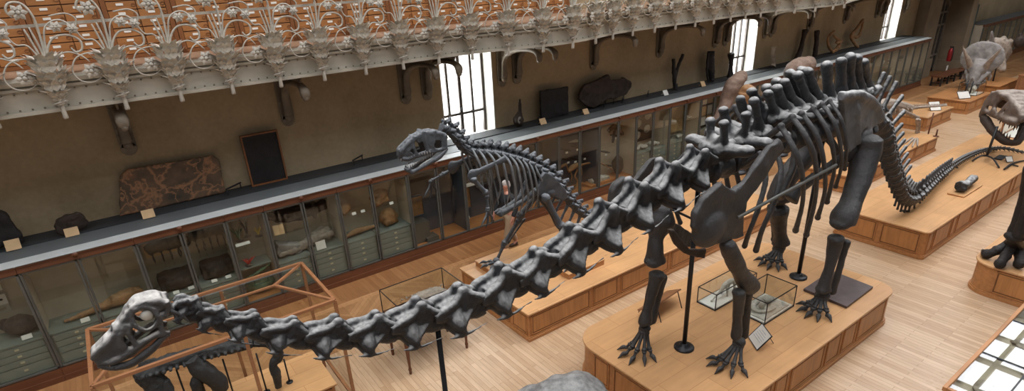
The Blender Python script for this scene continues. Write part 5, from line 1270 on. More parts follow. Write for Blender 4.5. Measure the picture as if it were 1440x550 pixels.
# iron mount
def pole(x, y, z0, z1, r, par, lean=0):
    m = MB(); m.tube([(x, y, z0), (x+lean, y, z1)], r, 14); o = m.build('support_pole', M['black'], par)
    m = MB(); m.lathe((x, y, z0), [(.15, 0), (.15, .025), (.12, .035), (.06, .05), (.06, .08), (r, .085)], 20); m.build('base_plate', M['black'], o)
    return o
pole(6.155, 4.40, .642, 3.2, .034, D); pole(9.43, 4.44, .642, 3.2, .036, D); pole(2.12, DY, 0, 2.75, .028, D)
m = MB(); m.tube([aY(1038, 306, 3.62), aY(1176, 232, 3.62)], .022, 8); m.build('support_rod', M['cab_metal'], D)
m = MB(); m.tube([aY(946, 295, 4.2), aY(980, 311, 4.0)], .016, 8); m.build('support_rod', M['black'], D)
g_ = aZ(1272, 297, .64); m = MB(); m.lathe((g_.x, g_.y, .641), [(.07, 0), (.07, .015), (.015, .02), (.015, .22)], 12); m.build('tail_prop', M['black'], D)
for q_ in ((1345, 236, .64), (1400, 211, .64)):
    g_ = aZ(*q_); m = MB(); m.lathe((g_.x, g_.y, .641), [(.05, 0), (.05, .01), (.012, .02), (.012, .1)], 8); m.build('tail_prop', M['black'], D)

# ================================================================ THE MEAT-EATER
AYY = 8.1
T = thing('meat_eating_dinosaur_skeleton', 'dark skeleton of a two-legged meat-eating dinosaur with open toothed jaws, standing before the wall cabinets', 'dinosaur skeleton', (6.2, AYY, .573))
am = M['allo']
spx = [(623, 181), (632, 185), (639, 192), (645, 200), (652, 208), (661, 213), (671, 215), (682, 216), (693, 217), (703, 219), (713, 222), (722, 224), (731, 227), (740, 231), (749, 235), (758, 240), (767, 246), (776, 253), (784, 262), (791, 272), (798, 281), (806, 290), (814, 298), (823, 304), (833, 309), (844, 314), (856, 318), (868, 322), (880, 325), (893, 328), (906, 330)]
P = pxs(spx, AYY)
vN = v_tail(.12, 0, .16, .085).organic('neck_vertebra', am, .012, 1, .004, 14, 1); vB = v_tail(.11, 0, .2, .1, 1.3).organic('back_vertebra', am, .013, 1, .004, 14, 2); vT = v_tail(.16, .3, .14, .08).organic('tail_vertebra', am, .012, 1, .004, 14, 3)
for i, c in enumerate(P):
    a = P[max(0, i-1)]; b = P[min(len(P)-1, i+1)]; s = (.95 if i < 6 else 1.1 if i < 18 else max(.4, 1.05-.04*(i-18)))
    sp1 = (b-a).length/2/.19
    for h in ((0,) if i < 18 else (0,)):
        link('neck_vertebra' if i < 7 else 'back_vertebra' if i < 18 else 'tail_vertebra', vN if i < 7 else vB if i < 18 else vT, T, mw=frame(c, a-b, max(.5, sp1), sy=s, sz=s*1.05), world=True)
for i in range(5, 17):
    c = P[i]; k = (i-5)/11
    for s in (-1, 1):
        L = .55+.5*math.sin(PI*min(1, k*1.1)) if k < .8 else .45
        m = MB(); w = .12+.16*math.sin(PI*min(1, .15+k))
        m.tube([(c.x, AYY+s*.08, c.z+.05), (c.x-.02, AYY+s*(w+.04), c.z-.05), (c.x+.02, AYY+s*(w+.08), c.z-.3*L-.05), (c.x+.08, AYY+s*(w+.04), c.z-.7*L), (c.x+.06, AYY+s*(w-.05), c.z-L)], [.022, .022, .02, .017, .008], 7, sub=4)
        m.build('rib', M['allo_rib'], T)
for i in range(1, 5):
    c = P[i]
    for s in (-1, 1): m = MB(); m.tube([(c.x, AYY+s*.07, c.z-.03), (c.x+.08, AYY+s*.11, c.z-.12), (c.x+.2, AYY+s*.11, c.z-.2)], [.018, .015, .005], 6, sub=3); m.build('neck_rib', am, T)
def al(nm, p, q, Y, Y2, r, par=None, bend=None, flat=None):
    m = MB(); lb(m, aY(*p, Y), aY(*q, Y2), r, 1, 10, flat, bend=bend); return link(nm, m.organic(nm, am, r*.16, 1, r*.04, 1/r, 3), par or T, world=True)
for Yp in (7.78, 8.42):
    pts = [A(a, b, 7.78) for a, b in ((664, 246), (676, 240), (695, 231), (711, 224))]
    m = MB(); m.tube([(p.x, Yp, p.z) for p in pts], [.1, .055, .05, .08], 10, flat=.5, sub=4); m.ball((pts[0].x, Yp, pts[0].z-.02), (.1, .05, .12)); link('shoulder_blade', m.organic('shoulder_blade', am, .014, 2, .006, 8, 2), T, world=True)
al('upper_arm_bone', (665, 252), (684, 272), 7.75, 7.7, .06); al('forearm_bone', (685, 275), (686, 294), 7.68, 7.66, .04)
al('upper_arm_bone', (643, 235), (622, 246), 8.45, 8.5, .05); al('forearm_bone', (620, 247), (607, 254), 8.5, 8.55, .035)
for (hx, hy, Y) in ((686, 296, 7.66), (606, 256, 8.55)):
    b = A(hx, hy, Y); h = MB(); h.ball(b, .045, 8, 6); h = h.build('hand', am, T)
    for k, (dx, L) in enumerate(((-.12, .2), (-.02, .27), (.1, .22))):
        m = MB(); m.tube([b, b+Vector((dx*.5, -.02+k*.02, -L*.45)), b+Vector((dx, -.03+k*.03, -L*.8)), b+Vector((dx*1.2-.04, -.03+k*.03, -L*1.15))], [.024, .02, .022, .004], 7, sub=3); m.build('claw', am, h)
il = [(765, 242), (774, 245), (783, 254), (794, 266), (797, 276), (791, 282), (774, 275), (759, 273), (750, 270), (757, 259), (760, 248)]
for s, Yp in ((-1, 7.92), (1, 8.28)):
    pol3 = [(A(a, b, 7.92).x, A(a, b, 7.92).z) for a, b in il]; m = MB(); m.prism(pol3, Yp-.045, Yp+.045, 'y'); m.ball((sum(p[0] for p in pol3)/11, Yp, sum(p[1] for p in pol3)/11-.12), (.14, .07, .09)); link('hip_blade', m.organic('hip_blade', am, .014, 3, .006, 6, 2), T, world=True)
    a = A(755, 268, 7.92); b = A(736, 281, 8.05); c = A(710, 298, 8.05)
    m = MB(); m.tube([(a.x, Yp, a.z), (b.x, AYY+s*.08, b.z), (c.x, AYY+s*.04, c.z), (c.x-.1, AYY+s*.04, c.z+.0)], [.08, .05, .06, .08], 9, sub=3); m.ball((c.x-.02, AYY+s*.04, c.z), (.17, .05, .06)); link('pubis_bone', m.organic('pubis_bone', am, .014, 2, .006, 8, 2), T, world=True)
    a = A(768, 276, 7.95); m = MB(); m.tube([(a.x, Yp, a.z), (a.x+.25, AYY+s*.06, a.z-.45), (a.x+.42, AYY+s*.03, a.z-.78)], [.06, .035, .06], 8, sub=3); m.build('ischium_bone', am, T)
al('thigh_bone', (757, 272), (731, 304), 8.32, 8.4, .085); al('shin_bone', (731, 308), (708, 344), 8.42, 8.5, .065); al('calf_bone', (738, 308), (714, 342), 8.46, 8.54, .03); al('ankle_bone', (708, 345), (698, 368), 8.5, 8.5, .05)
foot('hind_foot', A(698, 366, 8.48), (5.65, 8.52), PI, [(-.45, .42), (.0, .48), (.45, .42)], am, T, tr=.035, carp=.07, zg=.693, hump=.5)
al('thigh_bone', (766, 276), (790, 320), 7.85, 7.7, .09); al('shin_bone', (790, 322), (806, 356), 7.68, 7.6, .065); al('ankle_bone', (806, 357), (800, 371), 7.58, 7.5, .05)
foot('hind_foot', A(802, 372, 7.5), (6.72, 7.46), PI+.35, [(-.45, .4), (.0, .46), (.45, .4)], am, T, tr=.035, carp=.07, zg=.693, hump=.5)
# skull
m = MB(); Y0 = AYY
sides(m, [([(562, 219, .04), (563, 211, .06), (569, 204, .06), (580, 194, .07), (594, 187, .09), (607, 186, .1), (619, 188, .11), (624, 194, .11)], [.04, .04, .04, .04, .04, .045, .045, .04]),
          ([(563, 222, .05), (572, 222, .07), (582, 218, .1), (595, 214, .13), (609, 210, .15), (622, 206, .15)], [.035, .04, .035, .03, .03, .035]),
          ([(580, 190, .09), (578, 203, .1), (583, 217, .11)], .03), ([(592, 183, .11), (593, 198, .13), (598, 213, .14)], .03), ([(607, 182, .13), (606, 195, .14), (604, 204, .14), (608, 210, .15)], .026), ([(622, 188, .13), (621, 198, .14), (622, 207, .15)], .035)], Y0, .03)
plates(m, [[(562, 220, .04), (563, 211, .06), (570, 203, .07), (579, 195, .08), (578, 205, .09), (573, 211, .09), (581, 219, .1)], [(579, 195, .09), (592, 188, .11), (608, 187, .12), (620, 190, .13), (623, 206, .14), (616, 208, .14), (615, 197, .13), (606, 195, .13), (603, 206, .14), (598, 206, .13), (596, 195, .12), (585, 200, .1)], [(583, 219, .1), (586, 213, .11), (600, 208, .14), (610, 207, .15), (609, 211, .15), (595, 215, .13)]], Y0, .045)
cross(m, [(563, 212, .05, .04), (569, 205, .06, .035), (575, 199, .06, .035), (581, 194, .07, .035), (588, 190, .08, .035), (595, 187, .09, .04), (602, 186, .1, .04), (610, 186, .1, .04), (619, 189, .11, .04), (563, 220, .05, .035)], Y0)
sk = link('skull', m.organic('skull', am, .0125, 1, .008, 12, 3), T, world=True)
m = MB(); sides(m, [([(572, 236, .05), (577, 241, .06), (586, 236, .09), (598, 228, .12), (612, 219, .15), (624, 206, .15)], [.035, .04, .035, .035, .045, .03])], Y0, .03); cross(m, [(573, 238, .05, .035), (578, 241, .06, .03)], Y0)
link('lower_jaw', m.organic('lower_jaw', am, .014, 1, .004, 12, 3), sk, world=True)
m = MB()
for k in range(12):
    for s in (-1, 1):
        f = k/11; p = A(564+f*40, 224-f*11, AYY-.05-f*.09); y = .05+.09*f
        m.tube([(p.x, AYY+s*y, p.z+.01), (p.x+.01, AYY+s*y, p.z-.05)], [.012, .003], 5)
        p = A(574+f*34, 237-f*18, AYY-.05-f*.09); m.tube([(p.x, AYY+s*y, p.z), (p.x+.01, AYY+s*y, p.z+.045)], [.01, .003], 5)
link('teeth', m.mesh('teeth', M['white_skull']), sk, world=True)

# ================================================================ SKULLS, STANDING BONES AND SMALLER SKELETONS
# big toothed skull on an iron tripod (local: x forward = snout, then turned towards the aisle)
def place(o, loc, rz, s=1, pitch=0):
    o.matrix_world = Matrix.Translation(loc) @ Matrix.Rotation(rz, 4, 'Z') @ Matrix.Rotation(pitch, 4, 'Y') @ Matrix.Scale(s, 4)
rx = thing('toothed_skull', 'large brown-grey dinosaur skull with open toothed jaws mounted on an iron tripod', 'skull', (0, 0, 0))
m = MB(); rm = M['rex']
for s in (-1, 1):
    m.tube([(.72, s*.1, .06), (.62, s*.16, .02), (.35, s*.22, .0), (.05, s*.32, -.02), (-.25, s*.42, -.02)], [.09, .1, .09, .07, .06], 9, sub=3)      # tooth bearing edge
    m.tube([(.72, s*.06, .16), (.5, s*.1, .3), (.2, s*.14, .38), (-.05, s*.22, .46), (-.3, s*.3, .44)], [.07, .08, .08, .09, .09], 9, sub=3)   # nose and brow
    m.tube([(.2, s*.18, .36), (.18, s*.25, .2), (.15, s*.28, .02)], [.06, .05, .06], 8, sub=2); m.tube([(-.03, s*.26, .46), (-.06, s*.34, .25), (-.05, s*.36, .0)], [.06, .05, .06], 8, sub=2)
    m.tube([(-.32, s*.34, .42), (-.34, s*.42, .2), (-.3, s*.45, -.04), (-.38, s*.42, -.2)], [.08, .07, .08, .07], 8, sub=2); m.ball((-.06, s*.3, .46), (.12, .07, .08)); m.ball((.02, s*.36, .06), (.08, .06, .1))
    m.plate([(.72, s*.12, .05), (.72, s*.08, .2), (.5, s*.13, .3), (.38, s*.17, .3), (.4, s*.2, .05)], (0, 1, 0), .06); m.plate([(.45, s*.2, .03), (.45, s*.15, .3), (.3, s*.18, .34), (.28, s*.24, .14), (.2, s*.27, .02)], (0, 1, 0), .07); m.plate([(.0, s*.3, .44), (-.3, s*.34, .44), (-.34, s*.42, .15), (-.15, s*.37, .14)], (0, 1, 0), .07)
for x, z, w in ((.74, .1, .1), (.7, .18, .09), (.6, .24, .1), (.48, .3, .12), (.34, .34, .14), (.2, .38, .16), (.05, .42, .2), (-.1, .46, .26), (-.25, .46, .32), (-.36, .4, .4)):
    m.tube([(x, -w, z), (x, 0, z+.03), (x, w, z)], .07, 8, sub=2)
m.ball((-.38, 0, .25), (.1, .3, .25)); m.ball((.1, 0, .3), (.4, .14, .12))
o = link('cranium', m.organic('cranium', rm, .03, 2, .012, 6, 2), rx)
m = MB()
for k in range(9):
    for s in (-1, 1): f = k/8; m.tube([(.74-.6*f, s*(.1+.17*f), .0-.02*f), (.75-.6*f, s*(.1+.17*f), -.12-.05*(k % 2))], [.028, .006], 6)
link('upper_teeth', m.mesh('upper_teeth', M['brown_fossil']), o)
m = MB()
for s in (-1, 1): m.tube([(.55, s*.05, -.52), (.45, s*.15, -.5), (.15, s*.3, -.38), (-.15, s*.4, -.22), (-.36, s*.43, -.14)], [.08, .1, .1, .11, .07], 9, sub=3)
m.tube([(.55, -.08, -.52), (.57, 0, -.52), (.55, .08, -.52)], .08, 8)
o = link('lower_jaw', m.organic('lower_jaw', M['brown_fossil'], .03, 2, .01, 6, 3), rx)
m = MB()
for k in range(7):
    for s in (-1, 1): f = k/6; m.tube([(.52-.4*f, s*(.08+.2*f), -.44+.08*f), (.52-.4*f, s*(.08+.2*f), -.32+.08*f)], [.022, .005], 6)
link('lower_teeth', m.mesh('lower_teeth', M['rex']), o)
RXP = aY(1421, 161, 4.5)
place(rx, RXP, PI+.62, 1.1, .1)
t = thing('iron_tripod', 'dark iron tripod stand with three splayed feet holding the big toothed skull', 'stand', (18.9, 4.55, .64))
m = MB(); m.tube([(18.95, 4.55, .8), (19.1, 4.55, 1.6)], .03, 8); m.build('rod', M['black'], t)
for q_ in ((1367, 227), (1405, 236), (1399, 209)):
    g_ = aZ(*q_, .66); m = MB(); m.tube([(18.95, 4.55, .82), Vector((18.95, 4.55, .8)).lerp(g_, .5)+Vector((0, 0, .08)), g_+Vector((0, 0, .0))], .022, 7, sub=3); m.build('leg', M['black'], t)
o = MB().box((19.6, 4.4, .66), (.45, .18, .03)).build('name_plate', M['black']); tag(o, 'small black plate lying beside the tripod foot', 'plate')
sign((19.35, 4.15, .64), .18, .16, -.6, 'tiny white card beside the iron tripod', lines=False)
m = MB(); P = [aZ(a, b, .68) for a, b in ((1412, 238), (1422, 231), (1430, 228), (1440, 226), (1452, 224))]; m.tube(P, [.02, .03, .025, .02, .02], 7, sub=3); m.tube([P[1], aZ(1432, 234, .66)], .02, 6); o = tag(m.build('thin_bones', M['black_fossil']), 'thin dark branching bones lying on the tail plinth at the right edge', 'fossil')

# three-horned skull
th = thing('horned_skull', 'pale grey three-horned dinosaur skull with a wide neck frill on a plinth', 'skull', (0, 0, 0)); wm = M['white_skull']; m = MB()
fr_ = [(math.cos(a)*.82, math.sin(a)*.78+.72) for a in [PI*(-.12+1.24*k/14) for k in range(15)]]
pts = []
m.ball((-.5, 0, .75), (.16, .78, .68), 20, 14, Matrix.Rotation(-.5, 3, 'Y'))
m.tube([(.75, 0, -.1), (.6, 0, .1), (.3, 0, .3), (0, 0, .5), (-.3, 0, .6)], [.05, .13, .2, .26, .25], 12, sub=3)
for s in (-1, 1):
    m.tube([(.6, s*.05, .0), (.3, s*.2, .1), (0, s*.3, .2), (-.3, s*.4, .2)], [.08, .1, .1, .09], 9, sub=2); m.tube([(-.2, s*.35, .2), (-.3, s*.45, .0), (-.2, s*.45, -.15)], [.09, .08, .04], 8); m.ball((.02, s*.24, .45), (.15, .12, .15))
m.tube([(.55, 0, .15), (.68, 0, .32), (.72, 0, .42)], [.1, .06, .02], 9)
o = link('cranium', m.organic('cranium', wm, .035, 3, .02, 4, 3), th)
for s in (-1, 1):
    m = MB(); m.tube([(.0, s*.24, .5), (.06, s*.36, .85), (.1, s*.5, 1.15), (.1, s*.66, 1.5)], [.13, .1, .065, .015], 12, sub=4); link('brow_horn', m.organic('brow_horn', M['pale'], .022, 1, .006, 6, 2), th)
m = MB()
for s in (-1, 1): m.tube([(.62, 0, -.3), (.3, s*.14, -.25), (-.15, s*.34, -.1)], [.05, .08, .06], 9, sub=3)
link('lower_jaw', m.organic('lower_jaw', wm, .025, 2, .01, 5, 2), th)
TP = aZ(1362, 132, .5); place(th, (TP.x+.65, TP.y+.1, 1.0), PI+.15, .95, .3)
m = MB()
for q_ in ((1355, 135), (1362, 136)): g_ = aZ(*q_, .5); m.tube([g_, g_+Vector((.1, 0, .6))], .025, 7)
tag(m.build('skull_stand', M['black']), 'two dark iron rods holding up the three-horned skull', 'stand')
glass_case(28.5, 29.3, 7.75, 8.4, .501, .95, 'small glass case with a pale skull behind the three-horned skull'); blob('small_skull', (28.9, 8.05, .7), (.4, .3, .3), M['white_fossil'], 'small whitish skull inside the glass case by the horned skull', 71, .06)
sign((27.75, 7.95, .5), .5, .3, -.5, 'white card on the plinth below the three-horned skull', lines=False); sign((25.0, 7.95, .5), .4, .35, -.6, 'white tilted card on the plinth behind the pale hand', lines=False)
# frilled skull at the back
fs = thing('frilled_skull', 'pale frilled skull with one upright horn seen on the plinth at the back', 'skull', (0, 0, 0)); m = MB()
m.ball((-.2, 0, .55), (.3, .62, .62), 16, 10); m.tube([(.5, 0, -.05), (.2, 0, .25), (-.2, 0, .5)], [.1, .22, .3], 10, sub=2)
for s in (-1, 1): m.ball((-.2, s*.42, .95), (.1, .12, .16)); m.ball((-.25, s*.15, 1.08), (.1, .12, .14))
link('cranium', m.organic('cranium', M['pale'], .035, 2, .04, 4, 6), fs)
m = MB(); m.tube([(-.1, -.35, .95), (-.05, -.5, 1.25), (0, -.62, 1.5)], [.1, .07, .03], 9, sub=2); link('horn', m.mesh('horn', M['white_skull']), fs)
m = MB(); m.ball((.1, .55, 1.05), (.2, .2, .25)); m.tube([(.1, .55, 1.2), (.05, .5, 1.4)], [.08, .05], 8); link('side_knob', m.organic('side_knob', M['brown_fossil'], .04, 1, .02, 5, 1), fs)
place(fs, (32.4, 8.45, 1.05), PI+.9, 1.05, .1)
m = MB(); m.tube([(32.2, 8.3, .5), (32.3, 8.35, 1.1)], .03, 7); m.tube([(32.6, 8.6, .5), (32.5, 8.5, 1.1)], .03, 7); tag(m.build('skull_stand', M['black']), 'dark rods under the pale frilled skull at the back', 'stand')
blob('round_bone', (32.35, 7.02, 1.18), (.62, .55, .54), M['black_fossil'], 'dark rounded bone on the brown plinth at the right edge', 77, .03, vox=.03)

# pale crouching skeleton behind the hips
ps = thing('pale_crouching_skeleton', 'pale brownish skeleton reaching its long arm down onto an oak plinth behind the tail', 'dinosaur skeleton', (19.6, 7.2, .5)); pm = M['pale']
PY = 7.55
def pt(l, r, nm, Y=PY, flat=None, vox=.02): m = MB(); m.tube([A(a, b, Y) for a, b in l], r, 9, flat=flat, sub=4); return link(nm, m.organic(nm, pm, vox, 1, .01, 7, 3), ps, world=True)
pt([(1232, 150), (1245, 147), (1258, 149), (1270, 151), (1282, 152)], [.12, .2, .2, .17, .1], 'rib_cage'); pt([(1240, 160), (1252, 158), (1264, 156), (1278, 157)], [.1, .13, .11, .08], 'shoulder_blade')
m = MB(); P = [A(a, b, PY) for a, b in ((1278, 153), (1292, 151), (1306, 150), (1320, 149), (1332, 148))]
for i in range(4):
    for k in range(6): c = P[i].lerp(P[i+1], k/6); m.ball(c, (.07, .05, .055-.007*i), 7, 5); m.tube([c, c+Vector((.03, 0, .13-.02*i))], [.025, .012], 5)
m.build('tail', pm, ps)
o = pt([(1268, 156), (1278, 160), (1290, 166)], [.08, .06, .08], 'upper_arm_bone', 7.2); pt([(1290, 167), (1290, 180), (1288, 191)], [.06, .045, .055], 'forearm_bone', 7.1); pt([(1293, 168), (1293, 180), (1291, 191)], [.045, .035, .04], 'forearm_bone', 7.08)
h = MB(); w_ = A(1289, 193, 7.08); h.ball(w_, .08, 8, 6); h = h.build('hand', pm, ps)
for (a, b) in ((1270, 203), (1276, 206), (1283, 207), (1290, 206)):
    m = MB(); g_ = aZ(a, b, .52); m.tube([w_, w_.lerp(g_, .5)+Vector((0, 0, .06)), g_+Vector((0, 0, .01))], [.04, .035, .02], 7, sub=3); m.build('finger', pm, h)
pt([(1248, 158), (1252, 170), (1250, 182)], [.07, .05, .06], 'leg_bone', 7.7)
m = MB()
for k in range(7):
    c = A(1238+k*6, 150, PY)
    for s in (-1, 1): m.tube([c, (c.x, PY+s*.2, c.z-.05), (c.x+.02, PY+s*.2, c.z-.3)], [.025, .02, .01], 6, sub=2)
m.build('ribs', pm, ps)
for (a, b, a2, b2) in ((1305, 190, 1310, 160), (1316, 192, 1319, 182)):
    g_ = aZ(a, b, .5 if a == 1316 else 0); top = aY(a2, b2, g_.y); m = MB(); m.tube([g_, (g_.x, g_.y, top.z)], .025, 7); m.lathe(g_, [(.08, 0), (.08, .02), (.02, .03)], 10); tag(m.build('barrier_post', M['rail_wood']), 'thin brown post standing at the corner of the plinths, '+('taller one' if a == 1305 else 'shorter one'), 'post')

# black clawed foot on the right plinth
cf = thing('clawed_foot', 'black three-toed clawed foot and shin bones on the right-hand rounded plinth', 'dinosaur skeleton', (13.0, 2.2, .62))
W = A(1427, 333, 2.25)
m = MB()
for (a, b, r, Y) in ((1424, 330, .1, 2.3), (1432, 332, .1, 2.2)): m.tube([A(a, b, Y), A(a+6, b-22, Y), A(a+14, b-50, Y), A(a+24, b-95, Y)], [r, r*.7, r*.65, r*.9], 10, sub=3)
link('shin_bone', m.organic('shin_bone', M['black_fossil'], .018, 1, .006, 8, 2), cf, world=True)
m = MB(); m.ball(W, (.13, .16, .1)); link('ankle', m.organic('ankle', M['black_fossil'], .018, 1, .01, 8, 2), cf, world=True)
for l in (((1420, 342), (1402, 352), (1388, 357), (1382, 352)), ((1424, 345), (1414, 360), (1406, 371), (1400, 376)), ((1434, 346), (1434, 358), (1433, 371), (1431, 377))):
    m = MB(); hs_ = (.95, .82, .72, .64); P = [aZ(a, b, h_) for (a, b), h_ in zip(l, hs_)]; m.tube([W]+P, [.09, .085, .08, .075, .03], 10, sub=4)
    for p in P[:3]: m.ball(p, .095, 9, 6)
    link('toe', m.organic('toe', M['black_fossil'], .016, 1, .006, 8, 2), cf, world=True)
m = MB(); m.tube([aZ(1404, 346, .66), aZ(1416, 345, .68)], [.03, .05], 8); tag(m.build('bone_splinter', M['rail_wood']), 'small reddish splinter lying behind the black clawed foot', 'fossil')

# tall limb bones standing in front of the wall cabinets
def standing(name, l, rs, mat, label, Y, vox=.03):
    t = thing(name, label, 'fossil', (aY(*l[-1], Y).x, Y, 0)); m = MB(); P = [aY(a, b, Y) for a, b in l]
    m.tube(P, rs, 14, sub=4); m.ball(P[0]+Vector((.05, 0, 0)), rs[0]*.95, 10, 7)
    link('bone', m.organic('bone', mat, vox, 2, .03, 4, 3), t, world=True)
    b = P[-1]; m = MB(); m.tube([(b.x, Y, .09), (b.x, Y, max(b.z, .3))], .04, 8); m.lathe((b.x, Y, 0), [(.3, 0), (.3, .06), (.05, .1)], 20); m.build('base', M['black'], t)
standing('tall_limb_bone', [(1041, 108), (1030, 122), (1022, 142), (1014, 162), (1006, 180)], [.2, .26, .19, .2, .26], M['rock_bone'], 'tall pale pinkish patched limb bone leaning in front of the wall cabinets', 10.35)
standing('tan_limb_bone', [(1050, 130), (1048, 146), (1046, 165), (1042, 190)], [.25, .18, .16, .2], M['tan_bone'], 'smooth tan upright limb bone right of the patched one', 9.6)
standing('boulder_topped_bone', [(1134, 92), (1118, 98), (1112, 118), (1106, 150), (1100, 180)], [.28, .3, .22, .2, .24], M['rock_bone'], 'huge grey cracked limb bone rising behind the back spines', 9.7)

# dark skeleton inside the hip-roofed case
M['case_bone'] = bone('dark_case_bone', (44, 44, 44), (84, 84, 82), .5, .5, 6)
cs_ = thing('dark_case_skeleton', 'dark heavy four-legged skeleton standing inside the hip-roofed glass case', 'skeleton', (.5, 7.7, .52)); bf = M['case_bone']
def ct_(l, rs, nm, Y=7.7, vox=.016, seed=1): m = MB(); m.tube([A(a, b, Y) for a, b in l], rs, 10, sub=4); return m
m = ct_([(192, 533), (215, 520), (240, 508), (268, 500), (300, 492), (330, 487), (355, 482)], [.1, .12, .1, .1, .11, .1, .07], 'b')
for k in range(16): c = A(200+k*9.5, 524-k*2.7, 7.7); m.tube([c, c+Vector((.02, .02, .15))], [.04, .03], 6); m.tube([c, c+Vector((0, -.16, .0))], [.04, .02], 6)
link('spine', m.organic('spine', bf, .014, 1, .012, 12, 4), cs_, world=True)
m = ct_([(195, 520), (208, 530), (225, 540), (236, 536)], [.09, .15, .16, .1], 's'); link('skull', m.organic('skull', bf, .014, 1, .02, 10, 4), cs_, world=True)
m = ct_([(268, 505), (285, 522), (305, 535), (312, 548)], [.09, .13, .12, .1], 'h', 7.6); link('hip_blade', m.organic('hip_blade', bf, .014, 1, .015, 8, 5), cs_, world=True)
for l in ([(385, 488), (392, 500), (384, 512), (388, 525), (392, 545)], [(280, 525), (276, 540), (284, 556), (282, 570)], [(232, 535), (236, 550), (240, 566), (243, 580)]):
    m = ct_(l, [.05, .08, .06, .07, .05][:len(l)], 'l', 7.6); link('leg', m.organic('leg', bf, .013, 1, .01, 10, 6), cs_, world=True)
m = ct_([(355, 482), (372, 484), (388, 488)], [.06, .05, .06], 't'); link('shoulder', m.organic('shoulder', bf, .013, 1, .008, 10, 6), cs_, world=True)
for a, b in ((313, 505), (360, 497), (399, 505), (248, 520)):
    p = A(a, b, 7.7); m = MB(); m.tube([(p.x, 7.7, .52), (p.x, 7.7, p.z)], .012, 7); m.lathe((p.x, 7.7, .52), [(.05, 0), (.05, .015), (.012, .02)], 10); m.build('support_rod', M['black'], cs_)

# small pale biped in the dark-backed bay
bp_ = thing('small_biped_skeleton', 'small pale tan two-legged skeleton with a long tail standing inside the dark-backed cabinet', 'skeleton', (10.1, 11.4, .27)); tm = M['tan_bone']
def z4(zx, zy): return (740+zx/4.231, 160+zy/4.231)
for nm, l, r in (('skull', [(200, 325), (215, 312), (238, 300)], [.015, .045, .04]), ('neck', [(238, 302), (246, 325), (250, 345)], [.02, .02, .025]), ('body', [(250, 345), (275, 320), (300, 308), (325, 306)], [.05, .08, .08, .05]),
                 ('tail', [(325, 306), (370, 294), (430, 292), (480, 312), (530, 345)], [.035, .03, .025, .018, .01]), ('leg', [(318, 310), (328, 350), (315, 390), (322, 430), (300, 478)], [.04, .025, .03, .02, .03]),
                 ('leg', [(305, 330), (290, 370), (305, 400), (290, 440), (280, 470)], [.03, .02, .025, .018, .02]), ('arm', [(262, 340), (272, 372), (266, 402)], [.02, .015, .01])):
    m = MB(); m.tube([aY(*z4(*q), 11.4) for q in l], r, 8, sub=3); m.build(nm, tm, bp_)

# ================================================================ THE WALKING MAN
def skin_mesh(name, J, E_, mats, sub=2, root=0):
    me = bpy.data.meshes.new(name); me.from_pydata([j[0] for j in J], E_, []); o = bpy.data.objects.new(name+'_t', me); col.objects.link(o)
    sk = o.modifiers.new('s', 'SKIN'); ss = o.modifiers.new('u', 'SUBSURF'); ss.levels = sub; ss.render_levels = sub
    for i, j in enumerate(J):
        r = j[1] if isinstance(j[1], tuple) else (j[1], j[1]); me.skin_vertices[0].data[i].radius = r; me.skin_vertices[0].data[i].use_root = (i == root)
    dg = bpy.context.evaluated_depsgraph_get(); dg.update(); m2 = bpy.data.meshes.new_from_object(o.evaluated_get(dg)); m2.name = name
    m2.materials.clear(); m2.materials.append(mats); m2.polygons.foreach_set('use_smooth', [True]*len(m2.polygons)); bpy.data.objects.remove(o); return m2
M['skin'] = simple('skin', (196, 140, 116), .5, 0, .06); M['trouser'] = simple('beige_trousers', (168, 142, 112), .8, 0, .1, 8); M['jacket'] = simple('dark_jacket', (38, 40, 42), .8, 0, .15, 6); M['hair'] = simple('grey_hair', (180, 172, 164), .8, 0, .15, 30); M['shoe'] = simple('brown_shoe', (70, 48, 36), .5)
pe = thing('person', 'person with grey hair, dark jacket and beige trousers walking behind the open-jawed skeleton', 'person', (6.9, 9.97, 0), 0)
pe.rotation_euler = (0, 0, 0)
# local: walks towards -x
J = [((0, 0, .93), (.15, .12)), ((0, 0, 1.1), (.145, .11)), ((-.01, 0, 1.28), (.17, .12)), ((-.02, 0, 1.4), (.13, .1)), ((-.03, 0, 1.47), (.055, .055)), ((-.04, 0, 1.53), (.055, .055)),
     ((-.05, 0, 1.6), (.085, .075)), ((-.045, 0, 1.67), (.085, .075)),
     ((0, -.09, .88), (.1, .1)), ((-.12, -.1, .5), (.065, .065)), ((-.2, -.1, .1), (.045, .045)), ((-.34, -.1, .05), (.035, .04)),
     ((0, .09, .88), (.1, .1)), ((.1, .1, .5), (.065, .065)), ((.26, .1, .12), (.045, .045)), ((.16, .1, .05), (.035, .04)),
     ((-.02, -.19, 1.38), (.06, .06)), ((.06, -.24, 1.12), (.045, .045)), ((-.06, -.25, .9), (.032, .032)), ((-.08, -.25, .84), (.035, .02)),
     ((-.02, .19, 1.38), (.06, .06)), ((-.1, .24, 1.12), (.045, .045)), ((-.22, .24, .92), (.032, .032)), ((-.25, .24, .86), (.035, .02))]
E_ = [(0, 1), (1, 2), (2, 3), (3, 4), (4, 5), (5, 6), (6, 7), (0, 8), (8, 9), (9, 10), (10, 11), (0, 12), (12, 13), (13, 14), (14, 15), (3, 16), (16, 17), (17, 18), (18, 19), (3, 20), (20, 21), (21, 22), (22, 23)]
